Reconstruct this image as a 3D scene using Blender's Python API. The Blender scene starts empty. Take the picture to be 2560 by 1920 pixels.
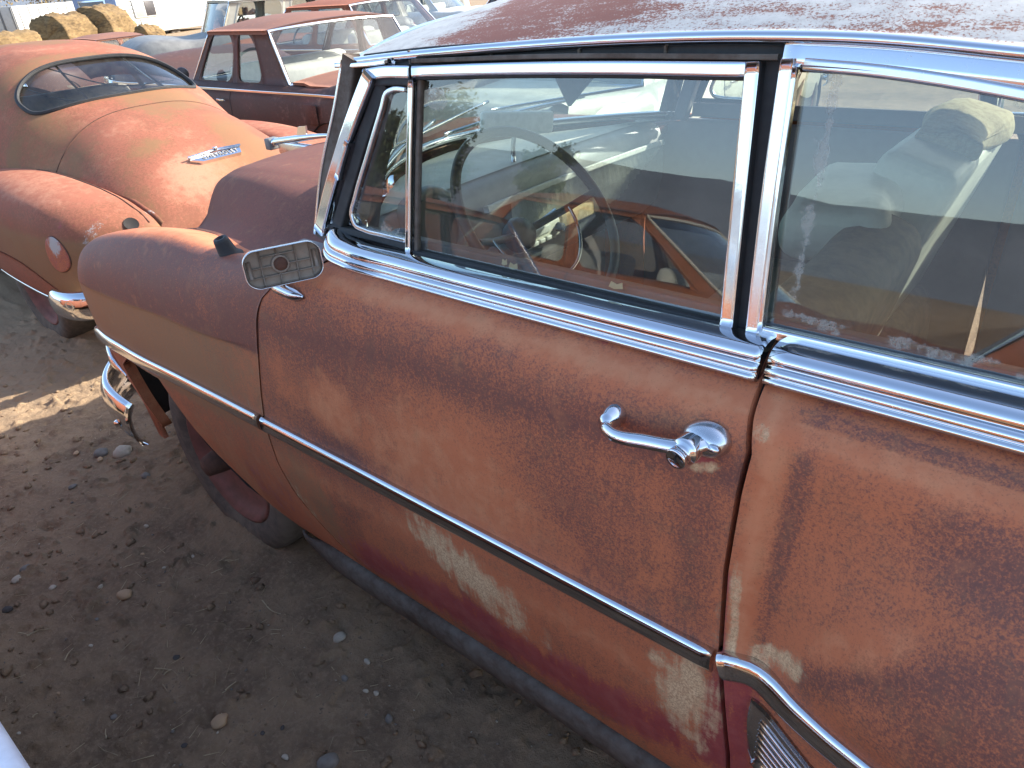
import bpy, bmesh, math, random
import numpy as np
from mathutils import Matrix, Vector
R = math.radians
rng = np.random.default_rng(7); random.seed(7)
SC = bpy.context.scene
COL = SC.collection

# ------------------------------------------------------------------ camera
cam = bpy.data.cameras.new('camera'); cam_o = bpy.data.objects.new('camera', cam); COL.objects.link(cam_o)
cam.sensor_width = 36; cam.lens = 1800 / 2560 * 36; cam.clip_start = .02; cam.clip_end = 3000
CAM = np.array([0, -.72, 1.64])
def cam_axes(pitch, roll, yaw):
    p, r, a = R(pitch), R(roll), R(yaw)
    fw = np.array([-math.sin(a) * math.cos(p), math.cos(a) * math.cos(p), -math.sin(p)])
    rt = np.array([math.cos(a), math.sin(a), 0]); up = np.cross(rt, fw)
    return rt * math.cos(r) - up * math.sin(r), up * math.cos(r) + rt * math.sin(r), fw
RT, UP, FW = cam_axes(30, 4.5, 42)
cam_o.matrix_world = Matrix(((RT[0], UP[0], -FW[0], CAM[0]), (RT[1], UP[1], -FW[1], CAM[1]), (RT[2], UP[2], -FW[2], CAM[2]), (0, 0, 0, 1)))
SC.camera = cam_o

# ------------------------------------------------------------------ sky, sun, exposure
SUN = Vector((.42, .72, .48)).normalized()
el = math.asin(SUN.z); rot = math.atan2(SUN.x, SUN.y)
w = bpy.data.worlds.new('World'); SC.world = w; w.use_nodes = True
nt = w.node_tree; nt.nodes.clear()
sky = nt.nodes.new('ShaderNodeTexSky'); sky.sky_type = 'NISHITA'; sky.sun_disc = False
sky.sun_elevation = el; sky.sun_rotation = rot; sky.air_density = 1.0; sky.dust_density = 1.4; sky.ozone_density = 1.2
bg = nt.nodes.new('ShaderNodeBackground'); bg.inputs['Strength'].default_value = .13
wo = nt.nodes.new('ShaderNodeOutputWorld')
nt.links.new(sky.outputs[0], bg.inputs[0]); nt.links.new(bg.outputs[0], wo.inputs[0])
sl = bpy.data.lights.new('sun', 'SUN'); sl.energy = 3.1; sl.angle = R(.55); sl.color = (1, .93, .82)
so = bpy.data.objects.new('sun', sl); COL.objects.link(so); so.location = (6, 6, 12)
so.rotation_euler = SUN.to_track_quat('Z', 'Y').to_euler()
vs = SC.view_settings; vs.view_transform = 'Standard'; vs.look = 'None'; vs.gamma = 1; vs.exposure = 1.9
vs.use_curve_mapping = False
SC.cycles.max_bounces = 10; SC.cycles.transparent_max_bounces = 16; SC.cycles.glossy_bounces = 5; SC.cycles.diffuse_bounces = 4
SC.cycles.caustics_reflective = True; SC.cycles.blur_glossy = .5

# ------------------------------------------------------------------ node materials
class NT:
    def __init__(s, name):
        s.m = bpy.data.materials.new(name); s.m.use_nodes = True
        s.t = s.m.node_tree; s.t.nodes.clear(); s.out = s.n('ShaderNodeOutputMaterial')
    def n(s, typ, **kw):
        nd = s.t.nodes.new(typ)
        for k, v in kw.items(): setattr(nd, k, v)
        return nd
    def link(s, a, b): s.t.links.new(a, b)
    def put(s, sock, v):
        if v is None: return
        if hasattr(v, 'is_output'): s.link(v, sock)
        elif isinstance(v, (tuple, list)) and sock.type == 'RGBA' and len(v) == 3: sock.default_value = (*v, 1)
        else: sock.default_value = v
    def math(s, op, a, b=None, c=None, clamp=False):
        nd = s.n('ShaderNodeMath', operation=op, use_clamp=clamp)
        s.put(nd.inputs[0], a); s.put(nd.inputs[1], b); s.put(nd.inputs[2], c); return nd.outputs[0]
    def add(s, *a):
        r = a[0]
        for b in a[1:]: r = s.math('ADD', r, b)
        return r
    def mul(s, a, b): return s.math('MULTIPLY', a, b)
    def mix(s, f, a, b, blend='MIX'):
        nd = s.n('ShaderNodeMix', data_type='RGBA', blend_type=blend)
        s.put(nd.inputs['Factor'], f); s.put(nd.inputs[6], a); s.put(nd.inputs[7], b); return nd.outputs[2]
    def ramp(s, x, lo, hi):
        nd = s.n('ShaderNodeMapRange', interpolation_type='SMOOTHSTEP')
        s.put(nd.inputs[0], x); nd.inputs[1].default_value = lo; nd.inputs[2].default_value = hi; return nd.outputs[0]
    def coord(s, sc=(1, 1, 1)):
        if not hasattr(s, 'tc'): s.tc = s.n('ShaderNodeTexCoord')
        if sc == (1, 1, 1): return s.tc.outputs['Object']
        mp = s.n('ShaderNodeMapping'); s.link(s.tc.outputs['Object'], mp.inputs[0]); mp.inputs['Scale'].default_value = sc
        return mp.outputs[0]
    def noise(s, scale, detail=4, rough=.6, sc=(1, 1, 1), dist=0):
        nd = s.n('ShaderNodeTexNoise'); s.link(s.coord(sc), nd.inputs['Vector'])
        nd.inputs['Scale'].default_value = scale; nd.inputs['Detail'].default_value = detail
        nd.inputs['Roughness'].default_value = rough; nd.inputs['Distortion'].default_value = dist; return nd.outputs[0]
    def vor(s, scale, feature='F1', sc=(1, 1, 1)):
        nd = s.n('ShaderNodeTexVoronoi', feature=feature); s.link(s.coord(sc), nd.inputs['Vector'])
        nd.inputs['Scale'].default_value = scale; return nd.outputs['Distance']
    def attr(s, name):
        nd = s.n('ShaderNodeAttribute', attribute_name=name); sp = s.n('ShaderNodeSeparateColor')
        s.link(nd.outputs['Color'], sp.inputs[0]); return sp.outputs
    def bump(s, h, st=.3, dist=.002):
        nd = s.n('ShaderNodeBump'); s.put(nd.inputs['Height'], h); nd.inputs['Strength'].default_value = st
        nd.inputs['Distance'].default_value = dist; return nd.outputs[0]
    def pbr(s, col, rough=.6, metal=0, normal=None, spec=.5, coat=None):
        b = s.n('ShaderNodeBsdfPrincipled'); s.put(b.inputs['Base Color'], col); s.put(b.inputs['Roughness'], rough)
        s.put(b.inputs['Metallic'], metal); s.put(b.inputs['Specular IOR Level'], spec)
        if normal: s.link(normal, b.inputs['Normal'])
        if coat: s.put(b.inputs['Coat Weight'], coat)
        s.sh = b.outputs[0]; s.link(b.outputs[0], s.out.inputs[0]); return s.m

def m_rust(name, orange=(.47, .152, .070), dark=(.165, .070, .055), olive=(.27, .155, .078), pale=(.55, .215, .105), red=(.25, .035, .05), cream=(.74, .56, .33), dk=0., fine=205, rough=.62, streaky=.16, spec=.2):
    """weathered paint over rust; 'ma' = cream primer, red paint, dark paint and painted shade; 'mb' = pale rust and painted sunlit patches, olive dust, grey bare metal"""
    t = NT(name); ma = t.attr('ma'); mb = t.attr('mb')
    nf = t.math('MULTIPLY_ADD', t.noise(fine * 2.1, 2, .6), .45, t.mul(t.noise(fine, 3, .7), .6)); nm = t.noise(22, 4, .65); nb = t.noise(3.2, 4, .6); st = t.noise(9, 4, .65, (6, 6, .55))
    d = t.add(t.mul(nf, 2.0), t.mul(nm, .42), t.mul(nb, .36), t.mul(st, streaky * 2), t.mul(ma[2], .42), t.mul(mb[0], -.36), dk - streaky)
    D = t.ramp(d, 1.26, 1.88)
    c = t.mix(D, orange, dark)
    c = t.mix(t.ramp(t.add(nm, t.mul(nb, .6), t.mul(mb[0], .4)), .85, 1.25), c, t.mix(D, pale, orange))
    c = t.mix(t.mul(t.ramp(t.add(mb[1], t.mul(nm, .9), t.mul(st, .7), t.mul(nf, .4)), .95, 1.75), .68), c, olive)
    tint = t.noise(1.7, 3); c = t.mix(t.mul(t.ramp(tint, .5, .75), .22), c, (.22, .055, .045))
    sm = t.mul(t.add(nf, nm, st, -1.5), .75)
    g = t.mul(t.ramp(t.add(ma[1], t.mul(t.mul(sm, 2.0), t.math('MULTIPLY', ma[1], 3, clamp=True))), .32, .95), .8); c = t.mix(g, c, t.mix(t.ramp(nm, .35, .7), red, (.33, .075, .075)))
    cr = t.mul(t.ramp(t.add(ma[0], t.mul(t.mul(sm, 2.4), t.math('MULTIPLY', ma[0], 3, clamp=True))), .32, .98), .85); c = t.mix(cr, c, t.mix(t.ramp(nf, .4, .65), cream, (.42, .26, .14)))
    bm = t.ramp(t.add(mb[2], t.mul(t.mul(sm, 1.3), t.math('MULTIPLY', mb[2], 3, clamp=True))), .42, .75); c = t.mix(bm, c, (.36, .35, .33))
    sp = t.ramp(t.noise(420, 2, .5), .68, .74); c = t.mix(t.mul(sp, .5), c, (.07, .035, .03))
    r = t.math('SUBTRACT', rough + .1, t.add(t.mul(g, .28), t.mul(D, .16)))
    return t.pbr(c, r, 0, t.bump(t.add(t.mul(nf, 1), t.mul(nm, .8)), .22, .0016), spec)

def m_chrome(name, col=(.68, .685, .70), rough=.07, pit=.35, dirt=(.16, .10, .07)):
    t = NT(name); n = t.noise(60, 5, .7); n2 = t.noise(420, 3, .6); nb = t.noise(7, 3)
    d = t.mul(t.ramp(t.add(n2, t.mul(n, .5), t.mul(nb, .3)), 1.22 - pit * .16, 1.32 - pit * .12), .85)
    c = t.mix(d, col, dirt)
    r = t.add(rough, t.mul(t.ramp(n, .4, .75), .06), t.mul(d, .45))
    return t.pbr(c, r, t.math('SUBTRACT', 1, t.mul(d, .7)), t.bump(n, .05, .001), .5)

def m_flat(name, a, b=None, scale=25, rough=.7, metal=0, bump=.15, spec=.4, sc=(1, 1, 1)):
    t = NT(name); n = t.noise(scale, 5, .65, sc); n2 = t.noise(scale * .15, 3, .6, sc)
    c = t.mix(t.ramp(t.add(t.mul(n, .6), t.mul(n2, .5)), .4, .75), a, b or tuple(x * .6 for x in a))
    return t.pbr(c, rough, metal, t.bump(n, bump, .003), spec)

def m_glass(name, tint=(.70, .78, .75), dirt=.028, edge=False, dcol=(.46, .45, .40), refl=2.7):
    t = NT(name)
    lw = t.n('ShaderNodeLayerWeight'); lw.inputs[0].default_value = .5
    f5 = t.math('POWER', lw.outputs['Facing'], 5)
    fr = t.math('MINIMUM', t.mul(t.add(.042, t.mul(f5, .9)), refl), 1)
    tr = t.n('ShaderNodeBsdfTransparent'); tr.inputs[0].default_value = (*tint, 1)
    gl = t.n('ShaderNodeBsdfGlossy'); gl.inputs['Roughness'].default_value = .012
    m1 = t.n('ShaderNodeMixShader'); t.link(fr, m1.inputs[0]); t.link(tr.outputs[0], m1.inputs[1]); t.link(gl.outputs[0], m1.inputs[2])
    df = t.n('ShaderNodeBsdfDiffuse'); df.inputs[0].default_value = (*dcol, 1)
    dn = t.mul(t.ramp(t.add(t.noise(14, 5, .7), t.mul(t.noise(2.2, 3), .5)), .55, 1.0), dirt * 2)
    sp = t.mul(t.ramp(t.noise(900, 2, .5), .74, .78), .35)
    dn = t.add(dn, sp, dirt * .35)
    if edge:
        e = t.attr('ma')[0]; v = t.vor(260, 'DISTANCE_TO_EDGE'); n = t.noise(28, 4, .7); n3 = t.noise(160, 3, .6)
        band = t.ramp(t.add(e, t.mul(n, .9)), .94, 1.06)
        cr = t.mul(band, t.ramp(t.add(t.mul(v, 2.2), t.mul(n3, .5)), .25, .36))
        dn = t.math('MAXIMUM', dn, t.mul(cr, .45))
    dn = t.math('MINIMUM', dn, .9)
    m2 = t.n('ShaderNodeMixShader'); t.link(dn, m2.inputs[0]); t.link(m1.outputs[0], m2.inputs[1]); t.link(df.outputs[0], m2.inputs[2])
    t.link(m2.outputs[0], t.out.inputs[0]); return t.m

def m_roof(name):
    t = NT(name); ma = t.attr('ma'); st = t.noise(16, 6, .72, (.35, 1.6, 1.6)); nf = t.noise(260, 3, .7); nm = t.noise(40, 5, .7)
    k = t.add(t.mul(st, 1.15), t.mul(nf, 1.05), t.mul(nm, .35), t.mul(ma[0], .36), -.885)
    d = t.ramp(k, .50, .70); speck = t.ramp(t.add(nf, t.mul(nm, .4)), .86, .92)
    c = t.mix(t.ramp(nm, .3, .7), (.44, .43, .40), (.33, .32, .30)); c = t.mix(t.mul(speck, .8), c, (.20, .075, .05))
    c = t.mix(d, c, t.mix(nf, (.11, .038, .028), (.23, .088, .056)))
    return t.pbr(c, t.add(.5, t.mul(d, .2)), 0, t.bump(t.add(t.mul(d, -.6), nf), .25, .001), .4)

def m_ground(name):
    t = NT(name); nb = t.noise(.9, 5, .6); nm = t.noise(7, 6, .68); nf = t.noise(70, 5, .7); n3 = t.noise(330, 3, .7)
    c = t.mix(t.ramp(t.add(nm, t.mul(nb, .8)), .62, 1.15), (.165, .108, .068), (.31, .205, .122))
    c = t.mix(t.mul(t.ramp(nf, .45, .72), .55), c, (.38, .265, .17))
    c = t.mix(t.mul(t.ramp(t.add(nf, t.mul(nm, .5)), .88, .98), .7), c, (.045, .036, .032))
    c = t.mix(t.ramp(n3, .72, .80), c, (.36, .31, .25))
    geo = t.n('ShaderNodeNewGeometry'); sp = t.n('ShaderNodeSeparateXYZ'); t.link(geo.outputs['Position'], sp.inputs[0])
    dry = t.ramp(t.add(t.math('MULTIPLY', sp.outputs[0], -1), t.mul(nm, .6), t.mul(nb, .5)), 3.55, 4.25)  # paler soil colour painted in where the sunlit strip of dirt lies
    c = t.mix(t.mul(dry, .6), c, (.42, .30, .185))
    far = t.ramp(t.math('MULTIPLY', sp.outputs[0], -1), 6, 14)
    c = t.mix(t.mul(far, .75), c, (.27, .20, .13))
    return t.pbr(c, .92, 0, t.bump(t.add(t.mul(nf, .7), t.mul(n3, .35), nm), .75, .014), .2)

M = {}
M['rust'] = m_rust('rusted_car_paint')
M['rust_pink'] = m_rust('salmon_rust', (.32, .118, .073), (.21, .085, .05), (.21, .13, .062), (.43, .20, .125), dk=.1, fine=75, rough=.7, spec=.14)
M['rust_hood'] = m_rust('mauve_hood_paint', (.23, .096, .07), (.135, .062, .052), dk=.0, fine=170, rough=.7, streaky=.05, spec=.08)
M['rust_brown'] = m_rust('maroon_paint', (.095, .05, .038), (.05, .027, .024), (.13, .085, .055), (.30, .17, .13), dk=.02, fine=80, rough=.5)
M['rust_top'] = m_rust('rusted_roof_paint', (.235, .115, .080), (.15, .075, .056), dk=.0, fine=90)
M['rust_deep'] = m_rust('brown_rust', (.30, .105, .045), (.085, .04, .03), dk=.05, fine=90)
M['roof'] = m_roof('flaking_white_paint')
M['chrome'] = m_chrome('chrome'); M['chrome_dull'] = m_chrome('dull_chrome', (.62, .62, .63), .2, .7)
M['chrome_pit'] = m_chrome('pitted_chrome', (.74, .75, .77), .15, .9, (.42, .40, .40))
M['steel'] = m_flat('dull_steel', (.15, .127, .105), (.075, .052, .038), 34, .78, .1, .4, .25)
M['rubber'] = m_flat('black_rubber', (.018, .018, .019), (.03, .03, .03), 60, .65)
M['tyre'] = m_flat('dusty_tyre', (.085, .070, .057), (.17, .135, .10), 30, .9)
M['dark'] = m_flat('dark_inner_metal', (.022, .02, .019), (.04, .03, .026), 20, .9)
M['rim'] = m_flat('faded_red_rim', (.25, .095, .075), (.13, .065, .045), 18, .7)
M['hub'] = m_flat('rusty_hub', (.12, .05, .03), (.06, .03, .02), 60, .85)
M['glass'] = m_glass('old_window_glass'); M['glass_edge'] = m_glass('delaminating_window_glass', edge=True)
M['glass_bg'] = m_glass('dusty_glass', (.78, .82, .82), .02, refl=1.5)
M['vinyl'] = m_flat('pale_vinyl', (.66, .62, .52), (.48, .45, .38), 12, .55)
M['stuff_foam'] = m_flat('crumbling_foam', (.55, .44, .26), (.34, .24, .12), 70, .95, bump=.6)
M['seat_cloth'] = m_flat('mouldy_seat_cloth', (.26, .22, .17), (.11, .13, .12), 30, .9, bump=.4)
M['inner'] = m_flat('mauve_inner_trim', (.20, .165, .165), (.14, .11, .11), 8, .65)
M['dash'] = m_flat('grey_dash_paint', (.34, .35, .33), (.26, .25, .24), 9, .5)
M['dash_top'] = m_flat('cream_dash_top', (.62, .60, .50), (.50, .47, .38), 14, .6)
M['dash_rib'] = m_flat('pale_ribbed_panel', (.70, .69, .62), (.5, .49, .43), 30, .45)
M['wheel'] = m_flat('brown_bakelite', (.085, .06, .05), (.12, .085, .07), 12, .45)
M['liner'] = m_flat('dusty_headliner', (.16, .15, .14), (.10, .10, .10), 12, .9)
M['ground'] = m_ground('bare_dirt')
M['pale_blue'] = m_flat('pale_blue_tone', (.23, .30, .45), (.17, .22, .33), 9, .45)
M['chalk'] = m_flat('chalky_paint', (.62, .66, .74), (.48, .52, .60), 30, .7)
M['white'] = m_flat('old_white_paint', (.55, .54, .50), (.45, .43, .38), 6, .6)
M['cream'] = m_flat('cream_paint', (.50, .47, .38), (.38, .35, .27), 8, .5)
M['grey_paint'] = m_flat('grey_paint', (.20, .20, .19), (.12, .12, .12), 10, .55)
M['black_paint'] = m_flat('black_paint', (.03, .03, .035), (.07, .06, .06), 10, .4)
M['red_lens'] = m_flat('red_lens', (.35, .012, .02), (.22, .01, .015), 30, .15, bump=.02, spec=.6)
M['mirror_back'] = m_flat('tan_cast_metal', (.25, .20, .155), (.17, .135, .105), 40, .55, .35)
M['hay'] = m_flat('straw_hay', (.24, .155, .068), (.075, .047, .022), 7, .95, bump=1, sc=(1, 1, 2.5))
M['stone_pale'] = m_flat('pale_stone', (.46, .39, .30), (.33, .27, .20), 40, .95, 0, .15, .15)
M['stone_tan'] = m_flat('tan_stone', (.42, .27, .15), (.34, .22, .13), 40, .8)
M['stone_grey'] = m_flat('grey_stone', (.22, .19, .16), (.15, .13, .11), 40, .95, 0, .15, .1)
M['stone_dark'] = m_flat('dark_stone', (.075, .065, .06), (.10, .085, .075), 40, .95, 0, .15, .1)
M['straw'] = m_flat('dry_straw', (.46, .36, .22), (.30, .22, .13), 40, .9)
M['leaf'] = m_flat('pine_green', (.035, .055, .022), (.07, .085, .035), 6, .8)
M['leaf_dry'] = m_flat('dry_brush', (.27, .20, .10), (.14, .11, .06), 6, .9)
M['bark'] = m_flat('bark', (.16, .12, .09), (.08, .06, .045), 14, .95, bump=.6)
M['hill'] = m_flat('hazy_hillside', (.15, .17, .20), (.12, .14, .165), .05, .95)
M['paper'] = m_flat('yellowed_paper', (.62, .55, .36), (.5, .42, .26), 30, .9)
M['letter'] = m_flat('dark_lettering', (.25, .24, .23), (.32, .31, .30), 30, .6)

# ------------------------------------------------------------------ geometry helpers
def root_of(o):
    while o.parent: o = o.parent
    return o
def attach(o, parent):
    if parent is None: return
    o.parent = parent
    if parent.parent is None and parent.type == 'EMPTY' and parent.get('_world'):
        o.matrix_parent_inverse = Matrix.Translation(-Vector(parent.location))
def obj(name, V, F, mat, parent=None, smooth=True, attrs=None):
    me = bpy.data.meshes.new(name); me.from_pydata([tuple(map(float, v)) for v in V], [], [tuple(int(i) for i in f) for f in F])
    for k, a in (attrs or {}).items():
        a = np.asarray(a, np.float32); 
        if a.shape[1] == 3: a = np.hstack([a, np.ones((len(a), 1), np.float32)])
        at = me.attributes.new(k, 'FLOAT_COLOR', 'POINT'); at.data.foreach_set('color', a.ravel())
    if smooth: me.polygons.foreach_set('use_smooth', [True] * len(me.polygons))
    me.materials.append(M[mat] if isinstance(mat, str) else mat); me.update()
    o = bpy.data.objects.new(name, me); COL.objects.link(o); attach(o, parent); return o
def tag(o, label=None, cat=None, group=None, kind=None):
    for k, v in (('label', label), ('category', cat), ('group', group), ('kind', kind)):
        if v: o[k] = v
    return o
def thing(name, label, cat, loc=(0, 0, 0), rz=0, group=None, world=False):
    o = bpy.data.objects.new(name, None); COL.objects.link(o); o.location = loc; o.rotation_euler.z = rz; o.empty_display_size = .2
    if world: o['_world'] = 1
    return tag(o, label, cat, group)
def hermite(xs, ys, q):
    xs = np.asarray(xs, float); ys = np.asarray(ys, float); q = np.clip(np.asarray(q, float), xs[0], xs[-1])
    d = np.gradient(ys, xs, axis=0) if len(xs) > 2 else np.repeat((ys[1:] - ys[:1]) / (xs[1] - xs[0]), 2, 0)
    i = np.clip(np.searchsorted(xs, q, side='right') - 1, 0, len(xs) - 2); h = xs[i + 1] - xs[i]; t = (q - xs[i]) / h
    sh = (-1,) + (1,) * (ys.ndim - 1) if q.ndim == 1 else None
    if ys.ndim > 1: t = t.reshape(t.shape + (1,) * (ys.ndim - 1)); h = h.reshape(t.shape)
    return (2 * t**3 - 3 * t**2 + 1) * ys[i] + (t**3 - 2 * t**2 + t) * h * d[i] + (-2 * t**3 + 3 * t**2) * ys[i + 1] + (t**3 - t**2) * h * d[i + 1]
def curve(pts, n):
    pts = np.asarray(pts, float); s = np.r_[0, np.cumsum(np.linalg.norm(np.diff(pts, axis=0), axis=1))]
    return hermite(s, pts, np.linspace(0, s[-1], n))
def gridF(nu, nv, cu=False, cv=False):
    F = []
    for i in range(nu if cu else nu - 1):
        for j in range(nv if cv else nv - 1):
            a = i * nv + j; b = ((i + 1) % nu) * nv + j; c = ((i + 1) % nu) * nv + (j + 1) % nv; d = i * nv + (j + 1) % nv
            F.append((a, b, c, d))
    return F
def grid(name, P, mat, parent=None, cu=False, cv=False, attrs=None, rim=None, keep=None, smooth=True):
    """P (nu,nv,3) -> surface; rim = list of offset vectors that turn the border in, to give the panel an edge"""
    P = np.asarray(P, float); nu, nv = P.shape[:2]; V = list(P.reshape(-1, 3)); F = gridF(nu, nv, cu, cv)
    if keep is not None: F = [f for f, k in zip(F, keep.ravel()) if k]
    if rim is not None:
        idx = [i * nv for i in range(nu)] + [(nu - 1) * nv + j for j in range(1, nv)] + [i * nv + nv - 1 for i in range(nu - 2, -1, -1)] + [j for j in range(nv - 2, 0, -1)]
        prev = idx
        for off in rim:
            new = []
            for k in idx:
                new.append(len(V)); V.append(np.asarray(V[k]) + off)
            F += [(prev[q], prev[(q + 1) % len(idx)], new[(q + 1) % len(idx)], new[q]) for q in range(len(idx))]
            prev = new
        if attrs:
            attrs = {k: np.vstack([a] + [a[idx]] * len(rim)) for k, a in attrs.items()}
    return obj(name, V, F, mat, parent, smooth, attrs)
def sweep(name, path, prof, mat, parent=None, nrm=(0, -1, 0), closed=True, cap=True, scale=None, smooth=True):
    path = np.asarray(path, float); prof = np.asarray(prof, float); n = len(path)
    T = np.gradient(path, axis=0); T /= np.linalg.norm(T, axis=1)[:, None]
    N = np.broadcast_to(np.asarray(nrm, float), (n, 3)).copy(); N -= (N * T).sum(1)[:, None] * T; N /= np.linalg.norm(N, axis=1)[:, None]
    B = np.cross(T, N); s = np.ones(n) if scale is None else np.asarray(scale)
    P = path[:, None] + s[:, None, None] * (prof[None, :, :1] * N[:, None] + prof[None, :, 1:] * B[:, None])
    k = len(prof); V = P.reshape(-1, 3); F = gridF(n, k, False, closed)
    if cap and closed: F += [tuple(range(k))[::-1], tuple((n - 1) * k + j for j in range(k))]
    return obj(name, V, F, mat, parent, smooth)
def tube(name, path, r, mat, parent=None, k=8, scale=None):
    path = np.asarray(path, float); a = np.linspace(0, 2 * np.pi, k, endpoint=False)
    T = path[-1] - path[0]; up = (0, 0, 1) if abs(T[2]) < .8 * np.linalg.norm(T) else (1, 0, 0.1)
    if np.linalg.norm(T) < 1e-6: up = (.3, .2, 1)
    return sweep(name, path, np.c_[np.cos(a), np.sin(a)] * r, mat, parent, up, scale=scale)
def ortho(axis):
    a = np.asarray(axis, float); a /= np.linalg.norm(a); e = np.cross(a, (0, 0, 1) if abs(a[2]) < .9 else (1, 0, 0)); e /= np.linalg.norm(e)
    return a, e, np.cross(a, e)
def lathe(name, prof, org, axis, mat, parent=None, n=28, smooth=True):
    a, e, f = ortho(axis); th = np.linspace(0, 2 * np.pi, n, endpoint=False); pr = np.asarray(prof, float)
    P = np.asarray(org, float) + pr[None, :, 1:, None].squeeze(-1)[..., None] * a if False else None
    P = np.zeros((n, len(pr), 3))
    for i, t_ in enumerate(th): P[i] = np.asarray(org, float) + pr[:, 1:2] * a + pr[:, :1] * (math.cos(t_) * e + math.sin(t_) * f)
    return obj(name, P.reshape(-1, 3), gridF(n, len(pr), True, False), mat, parent, smooth)
def rbox(name, c, size, mat, parent=None, bev=.01, rot=None, seg=2, smooth=True):
    bm = bmesh.new(); bmesh.ops.create_cube(bm, size=1)
    for v in bm.verts: v.co = Vector((v.co.x * size[0], v.co.y * size[1], v.co.z * size[2]))
    if bev: bmesh.ops.bevel(bm, geom=bm.edges[:], offset=min(bev, min(size) * .45), segments=seg, affect='EDGES', profile=.5)
    m = Matrix.Translation(Vector(c)) @ (rot.to_4x4() if rot is not None else Matrix.Identity(4))
    bmesh.ops.transform(bm, matrix=m, verts=bm.verts)
    me = bpy.data.meshes.new(name); bm.to_mesh(me); bm.free()
    me.materials.append(M[mat])
    if smooth:
        for p in me.polygons: p.use_smooth = True
    o = bpy.data.objects.new(name, me); COL.objects.link(o); attach(o, parent)
    return o
def plate(name, pts, thick, nrm, mat, parent=None, smooth=False):
    """flat or gently bent outline given thickness along -nrm"""
    pts = np.asarray(pts, float); n = len(pts); off = np.asarray(nrm, float) / np.linalg.norm(nrm) * thick
    V = np.vstack([pts, pts - off]); F = [tuple(range(n)), tuple(range(2 * n - 1, n - 1, -1))] + [(i, (i + 1) % n, n + (i + 1) % n, n + i) for i in range(n)]
    return obj(name, V, F, mat, parent, smooth)
def vnoise(P, scale, seed=0, oct=4, rough=.5):
    """value noise on (n,2) or (n,3) points"""
    P = np.asarray(P, float)
    if P.shape[1] == 2: P = np.c_[P, np.zeros(len(P))]
    out = np.zeros(len(P)); amp = 1; tot = 0
    for o in range(oct):
        q = P * scale * 2**o + seed * 17.13 + o * 5.7; i = np.floor(q).astype(np.int64); f = q - i; f = f * f * (3 - 2 * f); acc = 0
        for dx in (0, 1):
            for dy in (0, 1):
                for dz in (0, 1):
                    h = (i[:, 0] + dx) * 374761393 + (i[:, 1] + dy) * 668265263 + (i[:, 2] + dz) * 2147483647 + seed * 144665
                    h = (h ^ (h >> 13)) * 1274126177; h = (h ^ (h >> 16)) & 0xffff
                    wgt = (f[:, 0] if dx else 1 - f[:, 0]) * (f[:, 1] if dy else 1 - f[:, 1]) * (f[:, 2] if dz else 1 - f[:, 2])
                    acc = acc + wgt * h / 65535.
        out += amp * acc; tot += amp; amp *= rough
    return out / tot
def blob(x, z, cx, cz, rx, rz, ang=0, soft=1.):
    a = R(ang); dx = x - cx; dz = z - cz; u = (dx * math.cos(a) + dz * math.sin(a)) / rx; v = (-dx * math.sin(a) + dz * math.cos(a)) / rz
    d = np.sqrt(u * u + v * v); return np.clip((1 - d) / soft + .5, 0, 1)

# ================================================================== GROUND
def build_ground():
    def axis(lo, hi, step, far):
        core = np.arange(lo, hi, step); g = step; a = []; p = core[-1]
        while p < far: g *= 1.16; p += g; a.append(p)
        g = step; b = []; p = lo
        while p > -far: g *= 1.16; p -= g; b.append(p)
        return np.r_[b[::-1], core, a]
    X = axis(-4.6, .1, .0095, 700); Y = axis(-.85, 1.3, .0095, 700)
    gx, gy = np.meshgrid(X, Y, indexing='ij'); P = np.c_[gx.ravel(), gy.ravel()]
    fade = np.clip(1.6 - .22 * np.hypot(P[:, 0] + 2, P[:, 1]), .0, 1)
    z = (vnoise(P, 1.3, 1, 3) - .5) * .035 * np.clip(fade + .3, 0, 1)
    n = vnoise(P, 9, 2, 4, .55); z += fade * (n - .5) * .026
    c = vnoise(P, 26, 3, 3, .6); z += fade * np.clip(c - .60, 0, 1) * .10
    z -= fade * np.clip(.36 - vnoise(P, 17, 5, 2), 0, 1) * .07
    z += fade * (vnoise(P, 90, 6, 2) - .5) * .007
    # soil heaped against the sunken front wheel
    d = np.hypot((P[:, 0] + 2.05) / .40, (P[:, 1] - .16) / .16); z += .06 * np.exp(-d**2 * 1.2)
    d = np.hypot((P[:, 0] + 4.35) / .45, (P[:, 1] - .45) / .25); z += .05 * np.exp(-d**2)
    V = np.c_[P, z]
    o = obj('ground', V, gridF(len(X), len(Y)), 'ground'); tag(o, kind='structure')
    return o
build_ground()
# low hills out of view, added to hide the yellow horizon in reflections
ang = np.linspace(0, 2 * np.pi, 181); hp = []
for a in ang:
    n_ = vnoise(np.array([[math.cos(a) * 3, math.sin(a) * 3]]), 1.7, 9, 4)[0]; h_ = 13 + 14 * n_
    hp.append([(math.cos(a) * r_, math.sin(a) * r_, z_) for r_, z_ in ((190, -1), (215, h_ * .55), (250, h_), (330, h_ * .8), (420, -2))])
tag(grid('added_hills', np.array(hp), 'hill'), kind='structure')
def gz(x, y):
    P = np.array([[x, y]]); fade = np.clip(1.6 - .22 * np.hypot(P[:, 0] + 2, P[:, 1]), 0, 1)
    return float((vnoise(P, 1.3, 1, 3) - .5)[0] * .035 * np.clip(fade + .3, 0, 1)[0] + (fade * (vnoise(P, 9, 2, 4, .55) - .5) * .026)[0])

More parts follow.
